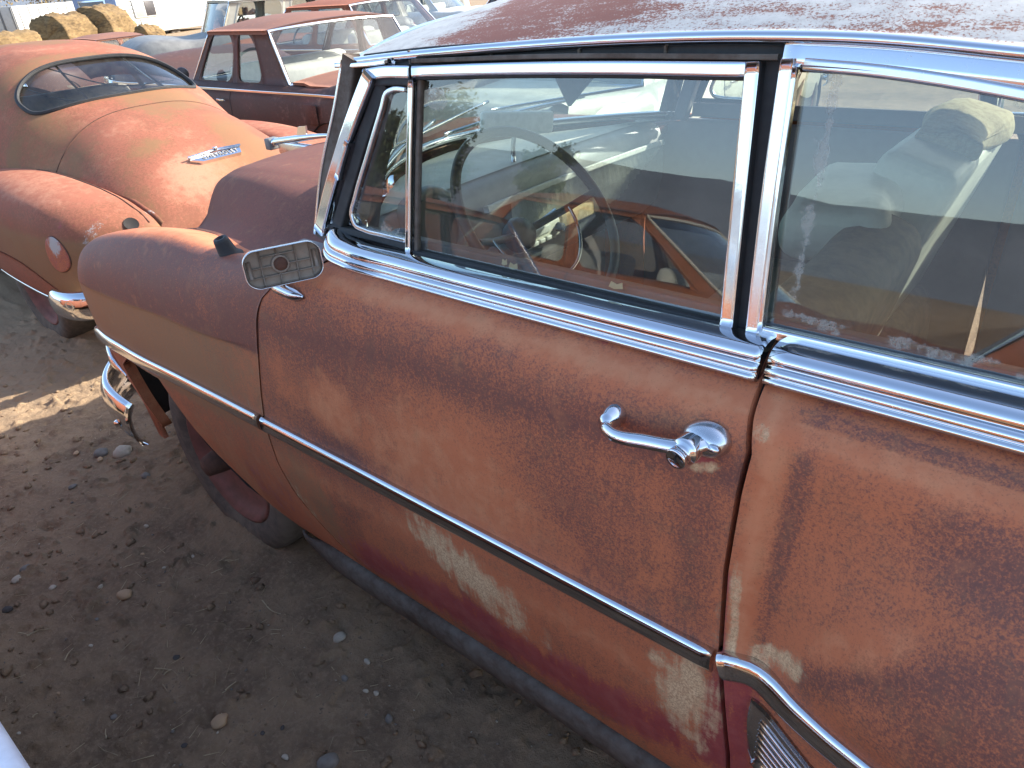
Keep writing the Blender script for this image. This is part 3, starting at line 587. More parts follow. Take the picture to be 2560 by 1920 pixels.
# ---- greenhouse, both sides
GY = lambda z: .145 + (z - 1.19) * (.060 / .31)
def GP(pts, d=0): return np.array([(a, GY(b) + d, b) for a, b in pts])
def rect(w_, h_):
    b = min(.003, w_ * .2, h_ * .3); h = h_ / 2; w = w_ / 2; return [(-h, -w), (h - b * 1.6, -w), (h - b, -w), (h - b * .3, -w + b * .3), (h, -w + b), (h, -w + b * 1.6), (h, w - b * 1.6), (h, w - b), (h - b * .3, w - b * .3), (h - b, w), (h - b * 1.6, w), (-h, w)]
GN = np.array([0, -.982, .19])
def side(near):
    f = (lambda P: np.asarray(P, float)) if near else (lambda P: far(np.asarray(P, float)))
    nn = GN if near else GN * (1, -1, 1)
    dr = door if near else car; qp = quarter if near else car
    def sw(name, P, w_, h_, mat, par, n=24): return sweep(name, f(curve(P, n)), rect(w_, h_), mat, par, nn)
    sw('windscreen_post', [(-1.325, .19, 1.15), (-1.275, .205, 1.30), (-1.215, .225, 1.43), (-1.185, .236, 1.512)], .040, .05, 'steel', car)
    sw('post_trim', [(-1.287, .146, 1.182), (-1.235, .160, 1.28), (-1.158, .182, 1.41), (-1.106, .199, 1.490)], .030, .026, 'chrome', car)
    if near:
        sw('post_trim_step', [(-1.205, .155, 1.30), (-1.183, .163, 1.345), (-1.168, .168, 1.372)], .012, .020, 'chrome', car, 8)
        sw('post_edge', [(-1.345, .178, 1.16), (-1.295, .192, 1.30), (-1.235, .212, 1.43), (-1.207, .226, 1.507)], .007, .03, 'chrome_dull', car)
    fr = sw('vent_frame', GP([(-1.232, 1.196), (-1.185, 1.29), (-1.128, 1.40), (-1.082, 1.474)], .004), .029, .018, 'rubber', dr)
    sw('vent_seal', GP([(-1.255, 1.196), (-1.13, 1.196), (-1.0, 1.194)], .002), .014, .016, 'rubber', dr)
    sw('vent_seal', GP([(-1.105, 1.474), (-1.05, 1.4775), (-1.0, 1.478)], .002), .014, .016, 'rubber', dr)
    loop = np.array([(-1.014, 1.206), (-1.08, 1.2065), (-1.14, 1.208), (-1.168, 1.214), (-1.178, 1.232), (-1.166, 1.265), (-1.122, 1.355), (-1.082, 1.435), (-1.070, 1.459), (-1.054, 1.465), (-1.014, 1.466)])
    sw('vent_window_frame', GP(loop, -.002), .009, .012, 'chrome_dull', dr, 60)
    vg = GP(loop, .002); c_ = vg.mean(0); obj('vent_glass', f(np.vstack([[c_], curve(vg, 40)])), [(0, i, i + 1) for i in range(1, 40)] + [(0, 40, 1)], 'glass_edge', dr, True, {'ma': np.c_[np.r_[0, np.full(40, .52)], np.zeros(41), np.zeros(41)]})
    sw('vent_bar', GP([(-1.006, 1.186), (-1.004, 1.34), (-.999, 1.482)], -.006), .0125, .016, 'chrome', dr)
    sw('vent_bar_edge', GP([(-.992, 1.188), (-.990, 1.34), (-.985, 1.482)], 0), .008, .010, 'steel', dr)
    sw('vent_header', GP([(-1.128, 1.486), (-1.07, 1.4925), (-1.004, 1.494)], -.002), .021, .018, 'chrome_pit', dr)
    # door window: pitted chrome frame on top and rear
    sw('window_frame', GP([(-.996, 1.495), (-.82, 1.5025), (-.65, 1.5075), (-.384, 1.5105)], -.003), .0185, .020, 'chrome_pit', dr)
    sw('window_frame', GP([(-.391, 1.519), (-.380, 1.36), (-.3675, 1.192)], -.0045), .0195, .020, 'chrome', dr)
    sw('frame_inner_edge', GP([(-.9915, 1.484), (-.82, 1.4915), (-.65, 1.4965), (-.402, 1.4995)], .001), .004, .014, 'rubber', dr)
    nu = 40; G = np.zeros((nu, 20, 3))
    for i in range(nu):
        for j in range(20):
            b = 1.180 + .318 * j / 19; ar = -.3775 - (b - 1.19) * .074; a = -.992 + (.992 + ar) * i / (nu - 1); b = min(b, np.interp(a, [-1, -.65, -.4], [1.486, 1.499, 1.502])); G[i, j] = (a, GY(b) + .006, b)
    gx_, gz_ = G[..., 0].ravel(), G[..., 2].ravel()
    e_ = np.maximum(.95 * blob(gx_, gz_, -.955, 1.452, .035, .022, 0, 1.), 0)
    grid('door_glass', f(G), 'glass_edge', dr, attrs={'ma': np.c_[e_, 0 * e_, 0 * e_]})
    sw('glass_sill_seal', GP([(-.995, 1.189), (-.7, 1.1915), (-.375, 1.193)], -.002), .006, .012, 'rubber', dr)
    # dark gap between the door frame and the rear window
    sw('gap_seal', GP([(-.368, 1.535), (-.362, 1.35), (-.349, 1.18)], .016), .034, .02, 'rubber', car)
    sw('window_frame', GP([(-.349, 1.523), (-.3425, 1.36), (-.331, 1.188)], -.004), .0185, .020, 'chrome_pit', qp)
    sw('frame_inner_edge', GP([(-.3375, 1.515), (-.331, 1.36), (-.3205, 1.20)], -.010), .006, .012, 'chrome', qp)
    tq = [(-.33, 1.517), (-.25, 1.512), (-.17, 1.503), (-.11, 1.494), (.1, 1.458), (.35, 1.405), (.62, 1.315), (.78, 1.215)]
    sw('window_frame', GP([(-.338, 1.1965), (-.1, 1.199), (.4, 1.202), (.85, 1.205)], -.002), .016, .018, 'chrome', qp)
    sw('window_frame', GP(tq, -.001), .014, .016, 'chrome_dull', qp, 40)
    tqc = curve(GP(tq), 60)[:, [0, 2]]; nu = 60; G = np.zeros((nu, 24, 3))
    for i in range(nu):
        for j in range(24):
            t_ = j / 23; a = tqc[i, 0]; b = 1.196 + (tqc[i, 1] - 1.196) * t_; G[i, j] = (a, GY(b) + .006, b)
    gx_, gz_ = G[..., 0].ravel(), G[..., 2].ravel(); dE = np.minimum((gx_ + .326) / .055, (gz_ - 1.196 + .03 * np.clip(gx_ + .25, -.2, .3)) / .042)
    e_ = np.clip(1 - np.abs(dE - .55) / .55, 0, 1) * .72
    grid('quarter_glass', f(G), 'glass_edge', qp, attrs={'ma': np.c_[e_, 0 * e_, 0 * e_]})
    # weatherstrip channel, drip rail, reveal moulding
    sw('roof_channel', [(-1.16, .232, 1.503), (-1.0, .224, 1.516), (-.7, .222, 1.528), (-.35, .222, 1.534)], .030, .012, 'rubber', car)
    for xx in (-1.02, -.83, -.66, -.52) if near else (): rbox('weatherstrip_clip', (xx, .2155, np.interp(xx, [-1.0, -.7, -.35], [1.5165, 1.528, 1.534])), (.004, .008, .022), 'steel', car, .001)
    sw('channel_lip', GP([(-1.0, 1.5115), (-.7, 1.522), (-.362, 1.5245)], -.003), .007, .014, 'steel', car)
    dp = [(-1.205, .226, 1.503), (-1.10, .221, 1.512), (-.95, .216, 1.523), (-.78, .213, 1.5335), (-.56, .212, 1.5435), (-.39, .212, 1.546), (-.26, .212, 1.5425), (-.12, .212, 1.530), (.1, .216, 1.505), (.4, .225, 1.452), (.75, .245, 1.36)]
    sweep('drip_rail', f(curve(dp, 80)), [(-.012, -.008), (.004, -.008), (.010, -.004), (.0115, .001), (.008, .006), (-.002, .009), (-.012, .009)], 'chrome', car, nn)
    if near: sw('drip_rail_end', [(-1.235, .222, 1.4985), (-1.18, .217, 1.500), (-1.10, .212, 1.5055), (-1.065, .2095, 1.5095)], .009, .016, 'chrome', car, 14)
    rv = [(-.357, .2085, 1.5285), (-.26, .2085, 1.5245), (-.12, .2085, 1.5125), (.1, .213, 1.486), (.4, .222, 1.432), (.75, .24, 1.335)]
    sweep('reveal_moulding', f(curve(rv, 50)), [(-.01, -.014), (.002, -.014), (.005, -.008), (.0045, .004), (.008, .013), (-.01, .015)], 'chrome_pit', car, nn)
    # rear pillar panel
    cp = f(np.array([[(.78, .175, 1.17), (.80, .19, 1.21), (.62, .225, 1.33), (.38, .228, 1.44)], [(1.15, .22, 1.17), (1.1, .23, 1.25), (.95, .28, 1.36), (.75, .26, 1.44)], [(1.35, .36, 1.17), (1.28, .36, 1.25), (1.12, .38, 1.38), (.95, .36, 1.48)]]))
    grid('rear_pillar', cp, 'roof', car)
side(True); side(False)
# ---- roof and headliner
ex = [-1.205, -1.10, -.95, -.78, -.56, -.39, -.26, -.12, .1, .4, .8, 1.0]; ez = [1.508, 1.517, 1.528, 1.538, 1.548, 1.5505, 1.547, 1.5345, 1.51, 1.457, 1.42, 1.40]; ey = [.226, .221, .216, .213, .212, .212, .212, .212, .216, .225, .27, .30]
nu, nv = 110, 90; Pr = np.zeros((nu, nv, 3))
for i in range(nu):
    u = i / (nu - 1); xe = -1.205 + u * 2.2; ze = np.interp(xe, ex, ez); ye = np.interp(xe, ex, ey); hw = CY - ye - .002
    for j in range(nv):
        v = -1 + 2 * j / (nv - 1); v = math.copysign(abs(v)**.72, v); bow = (1 - v * v)
        cr = .050 + .072 * min(1, max(0, (u) / .28))**.7 * (1 if u < .75 else max(0, 1 - (u - .75) / .35))
        Pr[i, j] = (xe + bow * (-.07 * (1 - u)**2 + .12 * u * u), CY + v * hw, ze + cr * (1 - abs(v)**2.7))
x, y = Pr[..., 0].ravel(), Pr[..., 1].ravel(); n1 = vnoise(np.c_[x * .6, y], 9, 51, 4)
rmask = np.clip(.72 + 1.3 * (n1 - .5) - np.abs(x + .76) * 1.0, 0, 1) + .75 * np.exp(-((x + .80) / .20)**2 - ((y - .42) / .17)**2) + .35 * np.exp(-((x + .48) / .12)**2 - ((y - .38) / .06)**2) - .55 * np.exp(-((x + 1.12) / .14)**2) - .25 * np.clip((.25 - y) / .03, 0, 1) + .25 * np.exp(-((x + .22) / .04)**2 - ((y - .45) / .06)**2)
roof = grid('roof', Pr, 'roof', car, attrs={'ma': np.c_[np.clip(rmask, 0, 1), 0 * x, 0 * x]}, rim=[(0, 0, -.008)])
hl_ = Pr[::4, ::4].copy(); hl_[..., 2] -= .028; hl_[..., 1] = CY + (hl_[..., 1] - CY) * .97; grid('headliner', hl_, 'liner', roof)
# ---- windscreen
hd = np.array([(-1.19, .245, 1.500), (-1.235, .42, 1.528), (-1.262, .65, 1.545), (-1.27, CY, 1.55)]); hdc = curve(np.vstack([hd, far(hd)[:-1][::-1]]), 60)
bs = curve(cwf + (.012, 0, .008), 60); Wg = np.array([[bs[i] * (1 - t_) + hdc[i] * t_ + np.array([-.035, 0, .01]) * math.sin(math.pi * t_) for t_ in np.linspace(0, 1, 14)] for i in range(60)])
ws = grid('windscreen', Wg, 'glass', car)
sweep('windscreen_header', hdc, [(-.012, -.012), (.012, -.01), (.014, .01), (-.01, .014)], 'chrome', car, (-1, 0, .4))
for a, b in ((.47, 0), (.97, 0)):   # wipers lying on the glass
    k = lambda t_: Wg[int(np.clip(np.interp(t_, [.2, 1.67], [0, 59]), 0, 59))]
    p0, p1 = k(a)[0] + (-.02, 0, .012), k(a + .42)[2] + (-.02, 0, .012); wp = tube('wiper', curve([p0, (p0 + p1) / 2 + (-.01, 0, .006), p1], 14), .006, 'chrome', car, 6)
    q0, q1 = k(a + .12)[2] + (-.012, 0, .006), k(a + .60)[3] + (-.012, 0, .006); tube('wiper_blade', curve([q0, (q0 + q1) / 2, q1], 14), .005, 'chrome_dull', wp, 6)
# ---- rear deck and rear glass
tk = np.array([[(xx, yy, zz - .05 * abs((yy - CY) / .8)**2.5) for yy in np.linspace(.13, 2 * CY - .13, 24)] for xx, zz in ((1.0, 1.19), (1.25, 1.185), (1.6, 1.13), (1.9, 1.0), (2.08, .80), (2.12, .45))]); grid('trunk_lid', tk, 'rust', car)
rg = np.array([[(1.18 - .30 * t_, yy, 1.19 + .24 * t_) for t_ in (0, .5, 1)] for yy in np.linspace(.36, 2 * CY - .36, 10)]); grid('rear_window', rg, 'glass_bg', car)
# ---- exterior mirror: empty shell with ribs
mn = np.array([.90, -.42, .12]); mn /= np.linalg.norm(mn); m1 = np.cross((0, 0, 1), mn); m1 /= np.linalg.norm(m1); m2 = np.cross(mn, m1); mc = np.array([-1.19, -.020, 1.181])
def rr2(w_, h_, r_, n=10):
    P = []
    for cx_, cy_, a0 in ((w_ - r_, h_ - r_, 0), (-w_ + r_, h_ - r_, 90), (-w_ + r_, -h_ + r_, 180), (w_ - r_, -h_ + r_, 270)):
        for t_ in np.linspace(0, 90, n): P.append((cx_ + r_ * math.cos(R(a0 + t_)), cy_ + r_ * math.sin(R(a0 + t_))))
    P = np.array(P); P[:, 1] *= 1 - .10 * (P[:, 0] / w_)**2; return P
def mloc(p2, d): return mc + p2[:, :1] * m1 + p2[:, 1:] * m2 + d * mn
W_, H_ = .073, .0385
rings = [(W_ * .80, H_ * .74, .018, -.028), (W_ * .97, H_ * .96, .020, -.014), (W_, H_, .024, .0), (W_, H_, .024, .008), (W_ * .99, H_ * .98, .0235, .0095), (W_ * .975, H_ * .955, .023, .0085), (W_ * .955, H_ * .92, .022, .0), (W_ * .95, H_ * .91, .022, -.006)]
P = np.array([mloc(rr2(a, b, c), d) for a, b, c, d in rings]); mir = grid('side_mirror', P, 'chrome_dull', door, cv=True)
ip = mloc(rr2(W_ * .95, H_ * .91, .022), -.006); obj('mirror_plate', np.vstack([[mloc(np.zeros((1, 2)), -.008)[0]], ip]), [(0, i, i + 1) for i in range(1, len(ip))] + [(0, len(ip), 1)], 'mirror_back', mir, False)
op_ = mloc(rr2(W_ * .80, H_ * .74, .018), -.028); obj('mirror_shell_back', np.vstack([[mloc(np.zeros((1, 2)), -.034)[0]], op_]), [(0, i, i + 1) for i in range(1, len(op_))] + [(0, len(op_), 1)], 'chrome_dull', mir)
def mrib(a, b): 
    q = mloc(np.array([a, b]), -.004); sweep('rib', np.array([q[0], (q[0] + q[1]) / 2, q[1]]), [(-.002, -.0016), (.0035, -.0009), (.0035, .0009), (-.002, .0016)], 'mirror_back', mir, mn)
for xx in (-.040, -.008, .026, .054): mrib((xx - .001, -.035 + abs(xx) * .06), (xx + .001, .034 - abs(xx) * .06))
for yy, a, b in ((.021, -.040, .026), (.001, -.068, .055), (-.017, -.068, .058)): mrib((a, yy), (b, yy))
for xx in (-.062, .062): 
    q = mloc(np.array([(xx, -.017), (xx, .0), (xx, .017)]), -.003); tube('mirror_slot', q, .0042, 'mirror_back', mir, 8)
lathe('mirror_boss', [(.0175, -.006), (.0175, -.001), (.014, .0005), (.012, -.002)], mloc(np.array([(-.004, .002)]), 0)[0], mn, 'mirror_back', mir, 20)
lathe('rusty_pivot', [(.0135, -.004), (.0125, .001), (.006, .003), (0, .002)], mloc(np.array([(-.004, .002)]), 0)[0], mn, 'hub', mir, 20)
sb = S_door.at(-1.262, 1.094)
ft = curve([sb + (.058, .0, .003), sb + (.02, -.006, .006), sb + (-.02, -.006, .010), sb + (-.05, -.002, .012)], 16)
foot = sweep('mirror_foot', ft, [(.016, -.004), (.012, .008), (-.004, .014), (-.014, .010), (-.014, -.012), (.006, -.013)], 'chrome_dull', mir, (0, -.75, .66), scale=np.r_[.25, .5, .75, .9, np.ones(8), .9, .75, .5, .3])
tube('mirror_stem', curve([sb + (-.012, -.004, .010), (mc - .02 * mn + sb) / 2 + (-.012, -.004, .012), mc - .024 * mn], 10), .010, 'chrome_dull', mir, 10)
# ---- antenna grommet
ab = np.array([-1.618, .098, 1.080]); an = np.array([-.05, -.25, .97])
lathe('antenna_grommet', [(.033, -.012), (.033, .002), (.027, .008), (.0225, .014), (.0185, .045), (.0165, .052), (.010, .053), (.008, .03)], ab, an, 'rubber', fender, 24)
# ---- door handle
hb = lambda a, b: S_door.at(a, b)
hm = hb(-.468, 1.082); he = hb(-.328, 1.096)
handle = sweep('door_handle', curve([hm + (0, -.012, 0), hm + (.004, -.034, .001), hm + (.022, -.045, .001), (hm + he) / 2 + (.005, -.047, .001), he + (-.022, -.044, .0), he + (-.004, -.036, .002), he + (.008, -.02, .003)], 40), [(-.007, -.009), (.002, -.0105), (.0055, -.004), (.006, .004), (.002, .0105), (-.007, .009)], 'chrome', door, (0, -.8, .6), scale=1.0 * np.interp(np.linspace(0, 1, 40), [0, .12, .5, .9, 1], [.8, .75, .95, .9, .9]))
lathe('handle_mount', [(.0185, -.004), (.018, .006), (.015, .014), (.012, .022), (.009, .030), (0, .034)], hm, (0, -1, .05), 'chrome', handle, 22)
esc = np.array([[he + ((.029 * c_ * math.cos(a) if math.cos(a) > 0 else .040 * c_ * math.cos(a)) + .004, -d + .004 * (1 - c_), .0235 * c_ * math.sin(a) - .003) for a in np.linspace(0, 2 * np.pi, 32, endpoint=False)] for c_, d in ((1.0, -.004), (.99, .003), (.93, .010), (.80, .017), (.62, .023), (.40, .027), (.15, .029), (0.01, .029))])
grid('handle_escutcheon', esc, 'chrome_dull', handle, cv=True)
bax = np.array([-.12, -1, -.12]); b0 = he + (-.012, -.034, -.005)
btn = lathe('push_button', [(.0185, -.012), (.0195, .004), (.0185, .010), (.0142, .011), (.0142, .021), (.015, .022), (.015, .0255), (.0132, .0275), (.0118, .0262), (0, .0262)], b0, bax, 'chrome', handle, 26)
kb = b0 + bax / np.linalg.norm(bax) * .0266; tube('key_slot', np.array([kb + (0, 0, -.005), kb, kb + (0, 0, .005)]), .0011, 'rubber', handle, 6)
lathe('lock_finger', [(.0, .02), (.005, .018), (.0065, .008), (.006, 0)], he + (.010, -.020, -.002), (.8, -.35, .25), 'chrome', handle, 14)

# ---- scraps stuck to the inside of the door glass
for k, (a, b, w_) in enumerate(((-.560, 1.207, .013), (-.765, 1.200, .010), (-.785, 1.203, .006))): plate('paper_scrap', GP([(a - w_, b - .004), (a - w_ * .2, b - .006), (a + w_, b - .003), (a + w_ * .8, b + .006), (a + w_ * .1, b + .002), (a - w_ * .7, b + .005)], .009), .001, GN, 'paper', door)
# ---- interior
dashx = lambda y: -1.325 - .035 * (1 - ((y - CY) / .7)**2)
ys_ = np.linspace(.24, 1.63, 40)
Dp = np.array([[(base_x(yy) + .05, yy, 1.145), ((base_x(yy) + dashx(yy)) / 2, yy, 1.148), (dashx(yy) - .03, yy, 1.138), (dashx(yy), yy, 1.118), (dashx(yy) + .012, yy, 1.09), (dashx(yy) + .022, yy, 1.03), (dashx(yy) + .022, yy, .95), (dashx(yy) + .0, yy, .86), (dashx(yy) - .06, yy, .80)] for yy in ys_])
dash = grid('dashboard', Dp, 'dash', car, smooth=True)
grid('dash_top', Dp[:, :3] + (0, 0, .004), 'dash_top', dash)
rb_ = []
nr = 34; yy = np.linspace(.80, 1.58, nr * 4)
hz_ = np.interp(yy, [.8, 1.0, 1.35, 1.58], [.155, .165, .13, .02])
Rp = np.array([[(dashx(a) + .030 + .005 * math.cos(k * math.pi / 2) * math.cos(0) + .004, a, 1.065), (dashx(a) + .040 + .006 * math.cos(k * math.pi / 2), a, 1.065 - h_ * .5), (dashx(a) + .030 + .006 * math.cos(k * math.pi / 2), a, 1.065 - h_)] for k, (a, h_) in enumerate(zip(yy, hz_))])
grid('ribbed_speaker_panel', Rp, 'dash_rib', dash, smooth=False)
sweep('dash_trim', curve([(dashx(a) + .034, a, 1.073) for a in np.linspace(.70, 1.6, 16)], 30), rect(.018, .02), 'dash_rib', dash, (1, 0, .3))
rad = rbox('radio', (dashx(.86) + .052, .86, .955), (.05, .24, .055), 'dash_top', dash, .008)
rbox('radio_dial', (dashx(.86) + .079, .85, .965), (.006, .15, .022), 'dash_rib', rad, .003)
for k in range(5): rbox('radio_button', (dashx(.86) + .080, .785 + k * .032, .937), (.012, .026, .013), 'dash_rib', rad, .003)
lathe('radio_knob', [(.014, 0), (.014, .02), (0, .021)], (dashx(.86) + .075, .965, .955), (1, 0, 0), 'rubber', rad, 14)
rbox('ash_tray', (dashx(1.08) + .045, 1.09, .955), (.04, .18, .045), 'stuff_foam', dash, .008)
clump = bpy.data.meshes.new('foam'); 
gc = lathe('gauge_cluster', [(.10, -.04), (.11, .01), (.10, .025), (.085, .02), (.08, .005), (0, 0)], (-1.325, .50, 1.075), (.93, 0, .25), 'dash', dash, 30)
lathe('gauge_face', [(.078, .008), (0, .008)], (-1.325, .50, 1.075), (.93, 0, .25), 'black_paint', gc, 24)
sw_c = np.array([-.964, .487, 1.167]); sa = np.array([math.cos(.69), 0, math.sin(.69)]); e1 = np.array([0, 1., 0]); e2 = np.cross(sa, e1)
th = np.linspace(0, 2 * np.pi, 65)[:-1]; ring = np.array([sw_c + .2125 * (math.cos(a) * e1 + math.sin(a) * e2) for a in th]); a8 = np.linspace(0, 2 * np.pi, 9)[:-1]
Tp = np.array([[sw_c + (.2125 + .0115 * math.cos(b)) * (math.cos(a) * e1 + math.sin(a) * e2) + .0115 * math.sin(b) * sa for b in a8] for a in th])
stw = grid('steering_wheel', Tp, 'wheel', car, cu=True, cv=True)
hubc = sw_c - .075 * sa
lathe('steering_hub', [(.035, -.03), (.04, 0), (.03, .016), (0, .022)], hubc, sa, 'wheel', stw, 20)
for s_ in (-1, 1): tube('spoke', curve([hubc + s_ * .03 * e1, hubc + s_ * .12 * e1 + .03 * sa - .02 * e2 * 0, sw_c + s_ * .205 * e1], 12), .009, 'wheel', stw, 8)
Tp2 = np.array([[sw_c - .03 * sa + (.135 + .004 * math.cos(b)) * (math.cos(a) * e1 + math.sin(a) * e2) + .004 * math.sin(b) * sa for b in a8] for a in np.linspace(R(180), R(360), 30)]); grid('horn_ring', Tp2, 'chrome', stw, cv=True)
tube('steering_column', [hubc - .02 * sa, hubc - .25 * sa, hubc - .55 * sa], .024, 'dash', car, 14)
tube('shift_lever', [hubc - .12 * sa + (0, .02, 0), hubc - .10 * sa + (0, .12, .02), hubc - .07 * sa + (0, .2, .035)], .006, 'chrome_dull', car, 8)
rvm = rbox('rear_view_mirror', (-1.36, .90, 1.262), (.022, .25, .062), 'dash_rib', car, .012, Matrix.Rotation(R(-14), 3, 'Z') @ Matrix.Rotation(R(-8), 3, 'X'))
tube('mirror_arm', [(-1.38, .91, 1.24), (-1.40, .92, 1.19), (-1.41, .93, 1.145)], .007, 'chrome_dull', rvm, 8)
rbox('sun_visor', (-1.16, .55, 1.478), (.16, .50, .022), 'liner', car, .01, Matrix.Rotation(R(18), 3, 'Y'))
# fallen headlining corner hanging by the windscreen
plate('torn_headliner', [(-1.12, .66, 1.56), (-.86, .78, 1.58), (-.86, .84, 1.58), (-1.12, .82, 1.33)], .008, (1, -.3, 0), 'liner', roof)
plate('torn_headliner', [(-1.12, .825, 1.33), (-.88, .85, 1.58), (-.97, 1.02, 1.58)], .008, (1, .6, 0), 'liner', roof)
# garnish pieces on the far side and inner pillars
for s_ in (0, 1):
    f = (lambda P: np.asarray(P, float)) if s_ == 0 else (lambda P: far(np.asarray(P, float)))
    sweep('inner_post', f(curve([(-1.25, .225, 1.15), (-1.19, .24, 1.32), (-1.10, .27, 1.50)], 14)), rect(.045, .03), 'inner', car, GN)
    sweep('garnish_rail', f(curve([(-1.22, .185, 1.172), (-.8, .18, 1.178), (-.36, .18, 1.18), (.8, .19, 1.18)], 24)), rect(.045, .03), 'inner', car, GN)
    sweep('inner_roof_rail', f(curve([(-1.15, .25, 1.492), (-.8, .245, 1.508), (-.39, .243, 1.52), (-.1, .245, 1.508), (.4, .255, 1.44)], 24)), rect(.03, .03), 'liner', car, GN)
lathe('window_crank', [(.028, 0), (.025, .012), (0, .014)], (-.80, 2 * CY - .182, .92), (0, -1, 0), 'chrome_dull', car, 16)
rbox('inner_door_panel', (-.83, 2 * CY - .165, .72), (1.16, .03, .84), 'inner', car, .01)
rbox('inner_quarter_panel', (.55, 2 * CY - .165, .72), (1.55, .03, .84), 'inner', car, .01)
# seats
def pad(name, c, size, mat, par, rot=None, bev=.05, lump=.01, seed=3):
    o = rbox(name, (0, 0, 0), size, mat, par, bev, None, 4); me = o.data
    bm = bmesh.new(); bm.from_mesh(me); bmesh.ops.subdivide_edges(bm, edges=bm.edges[:], cuts=3, use_grid_fill=True)
    co = np.array([v.co[:] for v in bm.verts]); d = (vnoise(co, 9, seed, 3) - .5) * 2 * lump
    bm.normal_update(); m = Matrix.Translation(Vector(c)) @ (rot.to_4x4() if rot else Matrix.Identity(4))
    for v, q in zip(bm.verts, d): v.co = v.co + v.normal * float(q)
    bm.transform(m); bm.to_mesh(me); bm.free()
    for p in me.polygons: p.use_smooth = True
    return o
fs = pad('front_seat', (-.62, CY, .62), (.56, 1.34, .26), 'seat_cloth', car, None, .07, .012, 3)
pad('driver_backrest', (-.40, .60, .90), (.15, .60, .52), 'seat_cloth', fs, Matrix.Rotation(R(14), 3, 'Y'), .06, .014, 5)
pb = pad('passenger_backrest', (-.42, 1.32, .97), (.17, .60, .52), 'vinyl', fs, Matrix.Rotation(R(16), 3, 'Y'), .035, .008, 6)
pad('torn_stuffing', (-.34, 1.36, 1.225), (.15, .36, .05), 'stuff_foam', pb, Matrix.Rotation(R(10), 3, 'Y'), .02, .045, 8)
pad('seat_roll', (-.46, .93, 1.13), (.20, .42, .12), 'vinyl', fs, Matrix.Rotation(R(10), 3, 'Z'), .05, .02, 9)
rs = pad('rear_seat', (.45, CY, .62), (.5, 1.34, .24), 'vinyl', car, None, .06, .01, 4)
pad('rear_backrest', (.74, CY, .92), (.18, 1.34, .52), 'vinyl', rs, Matrix.Rotation(R(14), 3, 'Y'), .06, .012, 7)
rbox('parcel_shelf', (1.0, CY, 1.165), (.4, 1.35, .02), 'inner', car, .004)

# ================================================================== SALMON SEDAN AHEAD (tail towards us)
c2 = thing('parked_car', 'salmon pink rusted fat-fendered sedan seen from behind, chrome badge on its trunk', 'car', (-5.6, 1.25, 0), world=True)
YC = 1.25
sx = [-8.5, -8.35, -8.0, -7.4, -6.95, -6.75, -6.5, -6.2, -5.8, -5.4, -5.15, -4.95, -4.8, -4.65, -4.55, -4.45, -4.2, -3.95, -3.77, -3.68, -3.6, -3.55, -3.53]
sz = [.55, .80, .95, 1.04, 1.08, 1.20, 1.345, 1.405, 1.43, 1.42, 1.39, 1.34, 1.275, 1.20, 1.155, 1.12, 1.055, .965, .875, .81, .73, .64, .48]
sw_ = [.45, .48, .52, .60, .70, .70, .70, .72, .75, .77, .77, .76, .75, .745, .74, .73, .71, .69, .67, .66, .64, .62, .60]
def shell(x, s):
    zt = hermite(sx, sz, x); w_ = hermite(sx, sw_, x); zb = .56; cab = np.clip((zt - 1.10) / .15, 0, 1)
    p_ = 2.9 + .3 * cab; q_ = 1.35 + .45 * cab
    return np.stack([x, YC + w_ * s, np.where(zt > zb, zb + (zt - zb) * np.maximum(1 - np.abs(s)**p_, 0)**(1 / q_), zt)], -1)
nx_, ns_ = 300, 130
xs_ = np.linspace(-8.5, -3.53, nx_); s_v = np.sin(np.linspace(-math.pi / 2, math.pi / 2, ns_))
gxx, gss = np.meshgrid(xs_, s_v, indexing='ij'); P = shell(gxx.ravel(), gss.ravel()).reshape(nx_, ns_, 3)
fx, fs_ = (gxx[:-1, :-1] + gxx[1:, 1:]) / 2, (gss[:-1, :-1] + gss[1:, 1:]) / 2; fz = (P[:-1, :-1, 2] + P[1:, 1:, 2]) / 2
rw = (np.abs(fs_) / .66)**2.7 + (np.abs(fx + 4.76 + .045 * fs_**2) / .195)**2.7 < 1
wsd = (fx > -6.90) & (fx < -6.46) & (np.abs(fs_) < .88) & (np.abs(fs_) > .05)
sdw = (np.abs(fs_) > .80) & (fz > 1.05) & (fz < 1.32) & (((fx > -6.45) & (fx < -5.82)) | ((fx > -5.74) & (fx < -5.12)))
x, y, z = P[..., 0].ravel(), P[..., 1].ravel(), P[..., 2].ravel(); n1 = vnoise(np.c_[x, y], 4, 61, 4)
olive = .8 * np.clip((n1 - .48) * 4, 0, 1) + .5 * blob(x, y, -4.45, .72, .35, .15, 0, .9); pale = .55 * np.clip((.55 - n1) * 3, 0, 1) + .9 * blob(x, y, -3.72, 1.15, .13, .22, 0, .9)
dark = .5 * blob(x, y, -4.55, .60, .30, .06, 0, .9) + .9 * np.clip((vnoise(np.c_[x, y], 2.6, 66, 5, .6) - .48) * 5, 0, 1)
shell_o = grid('body_shell', P, 'rust_pink', c2, attrs={'ma': np.c_[0 * x, .25 * blob(x, y, -3.85, 1.2, .1, .3, 0, .9), dark], 'mb': np.c_[pale, olive, 0 * x]}, keep=~(rw | wsd | sdw))
th = np.linspace(0, 2 * np.pi, 100); 
def se(t_, a, p_): return np.sign(np.cos(t_)) * np.abs(np.cos(t_))**(2 / p_) * a
ws_s = se(th, .66, 2.7); ws_x = -4.76 - .045 * ws_s**2 + np.sign(np.sin(th)) * np.abs(np.sin(th))**(2 / 2.7) * .195
gp_ = shell(ws_x, ws_s); gn = np.array([.75, 0, .66])
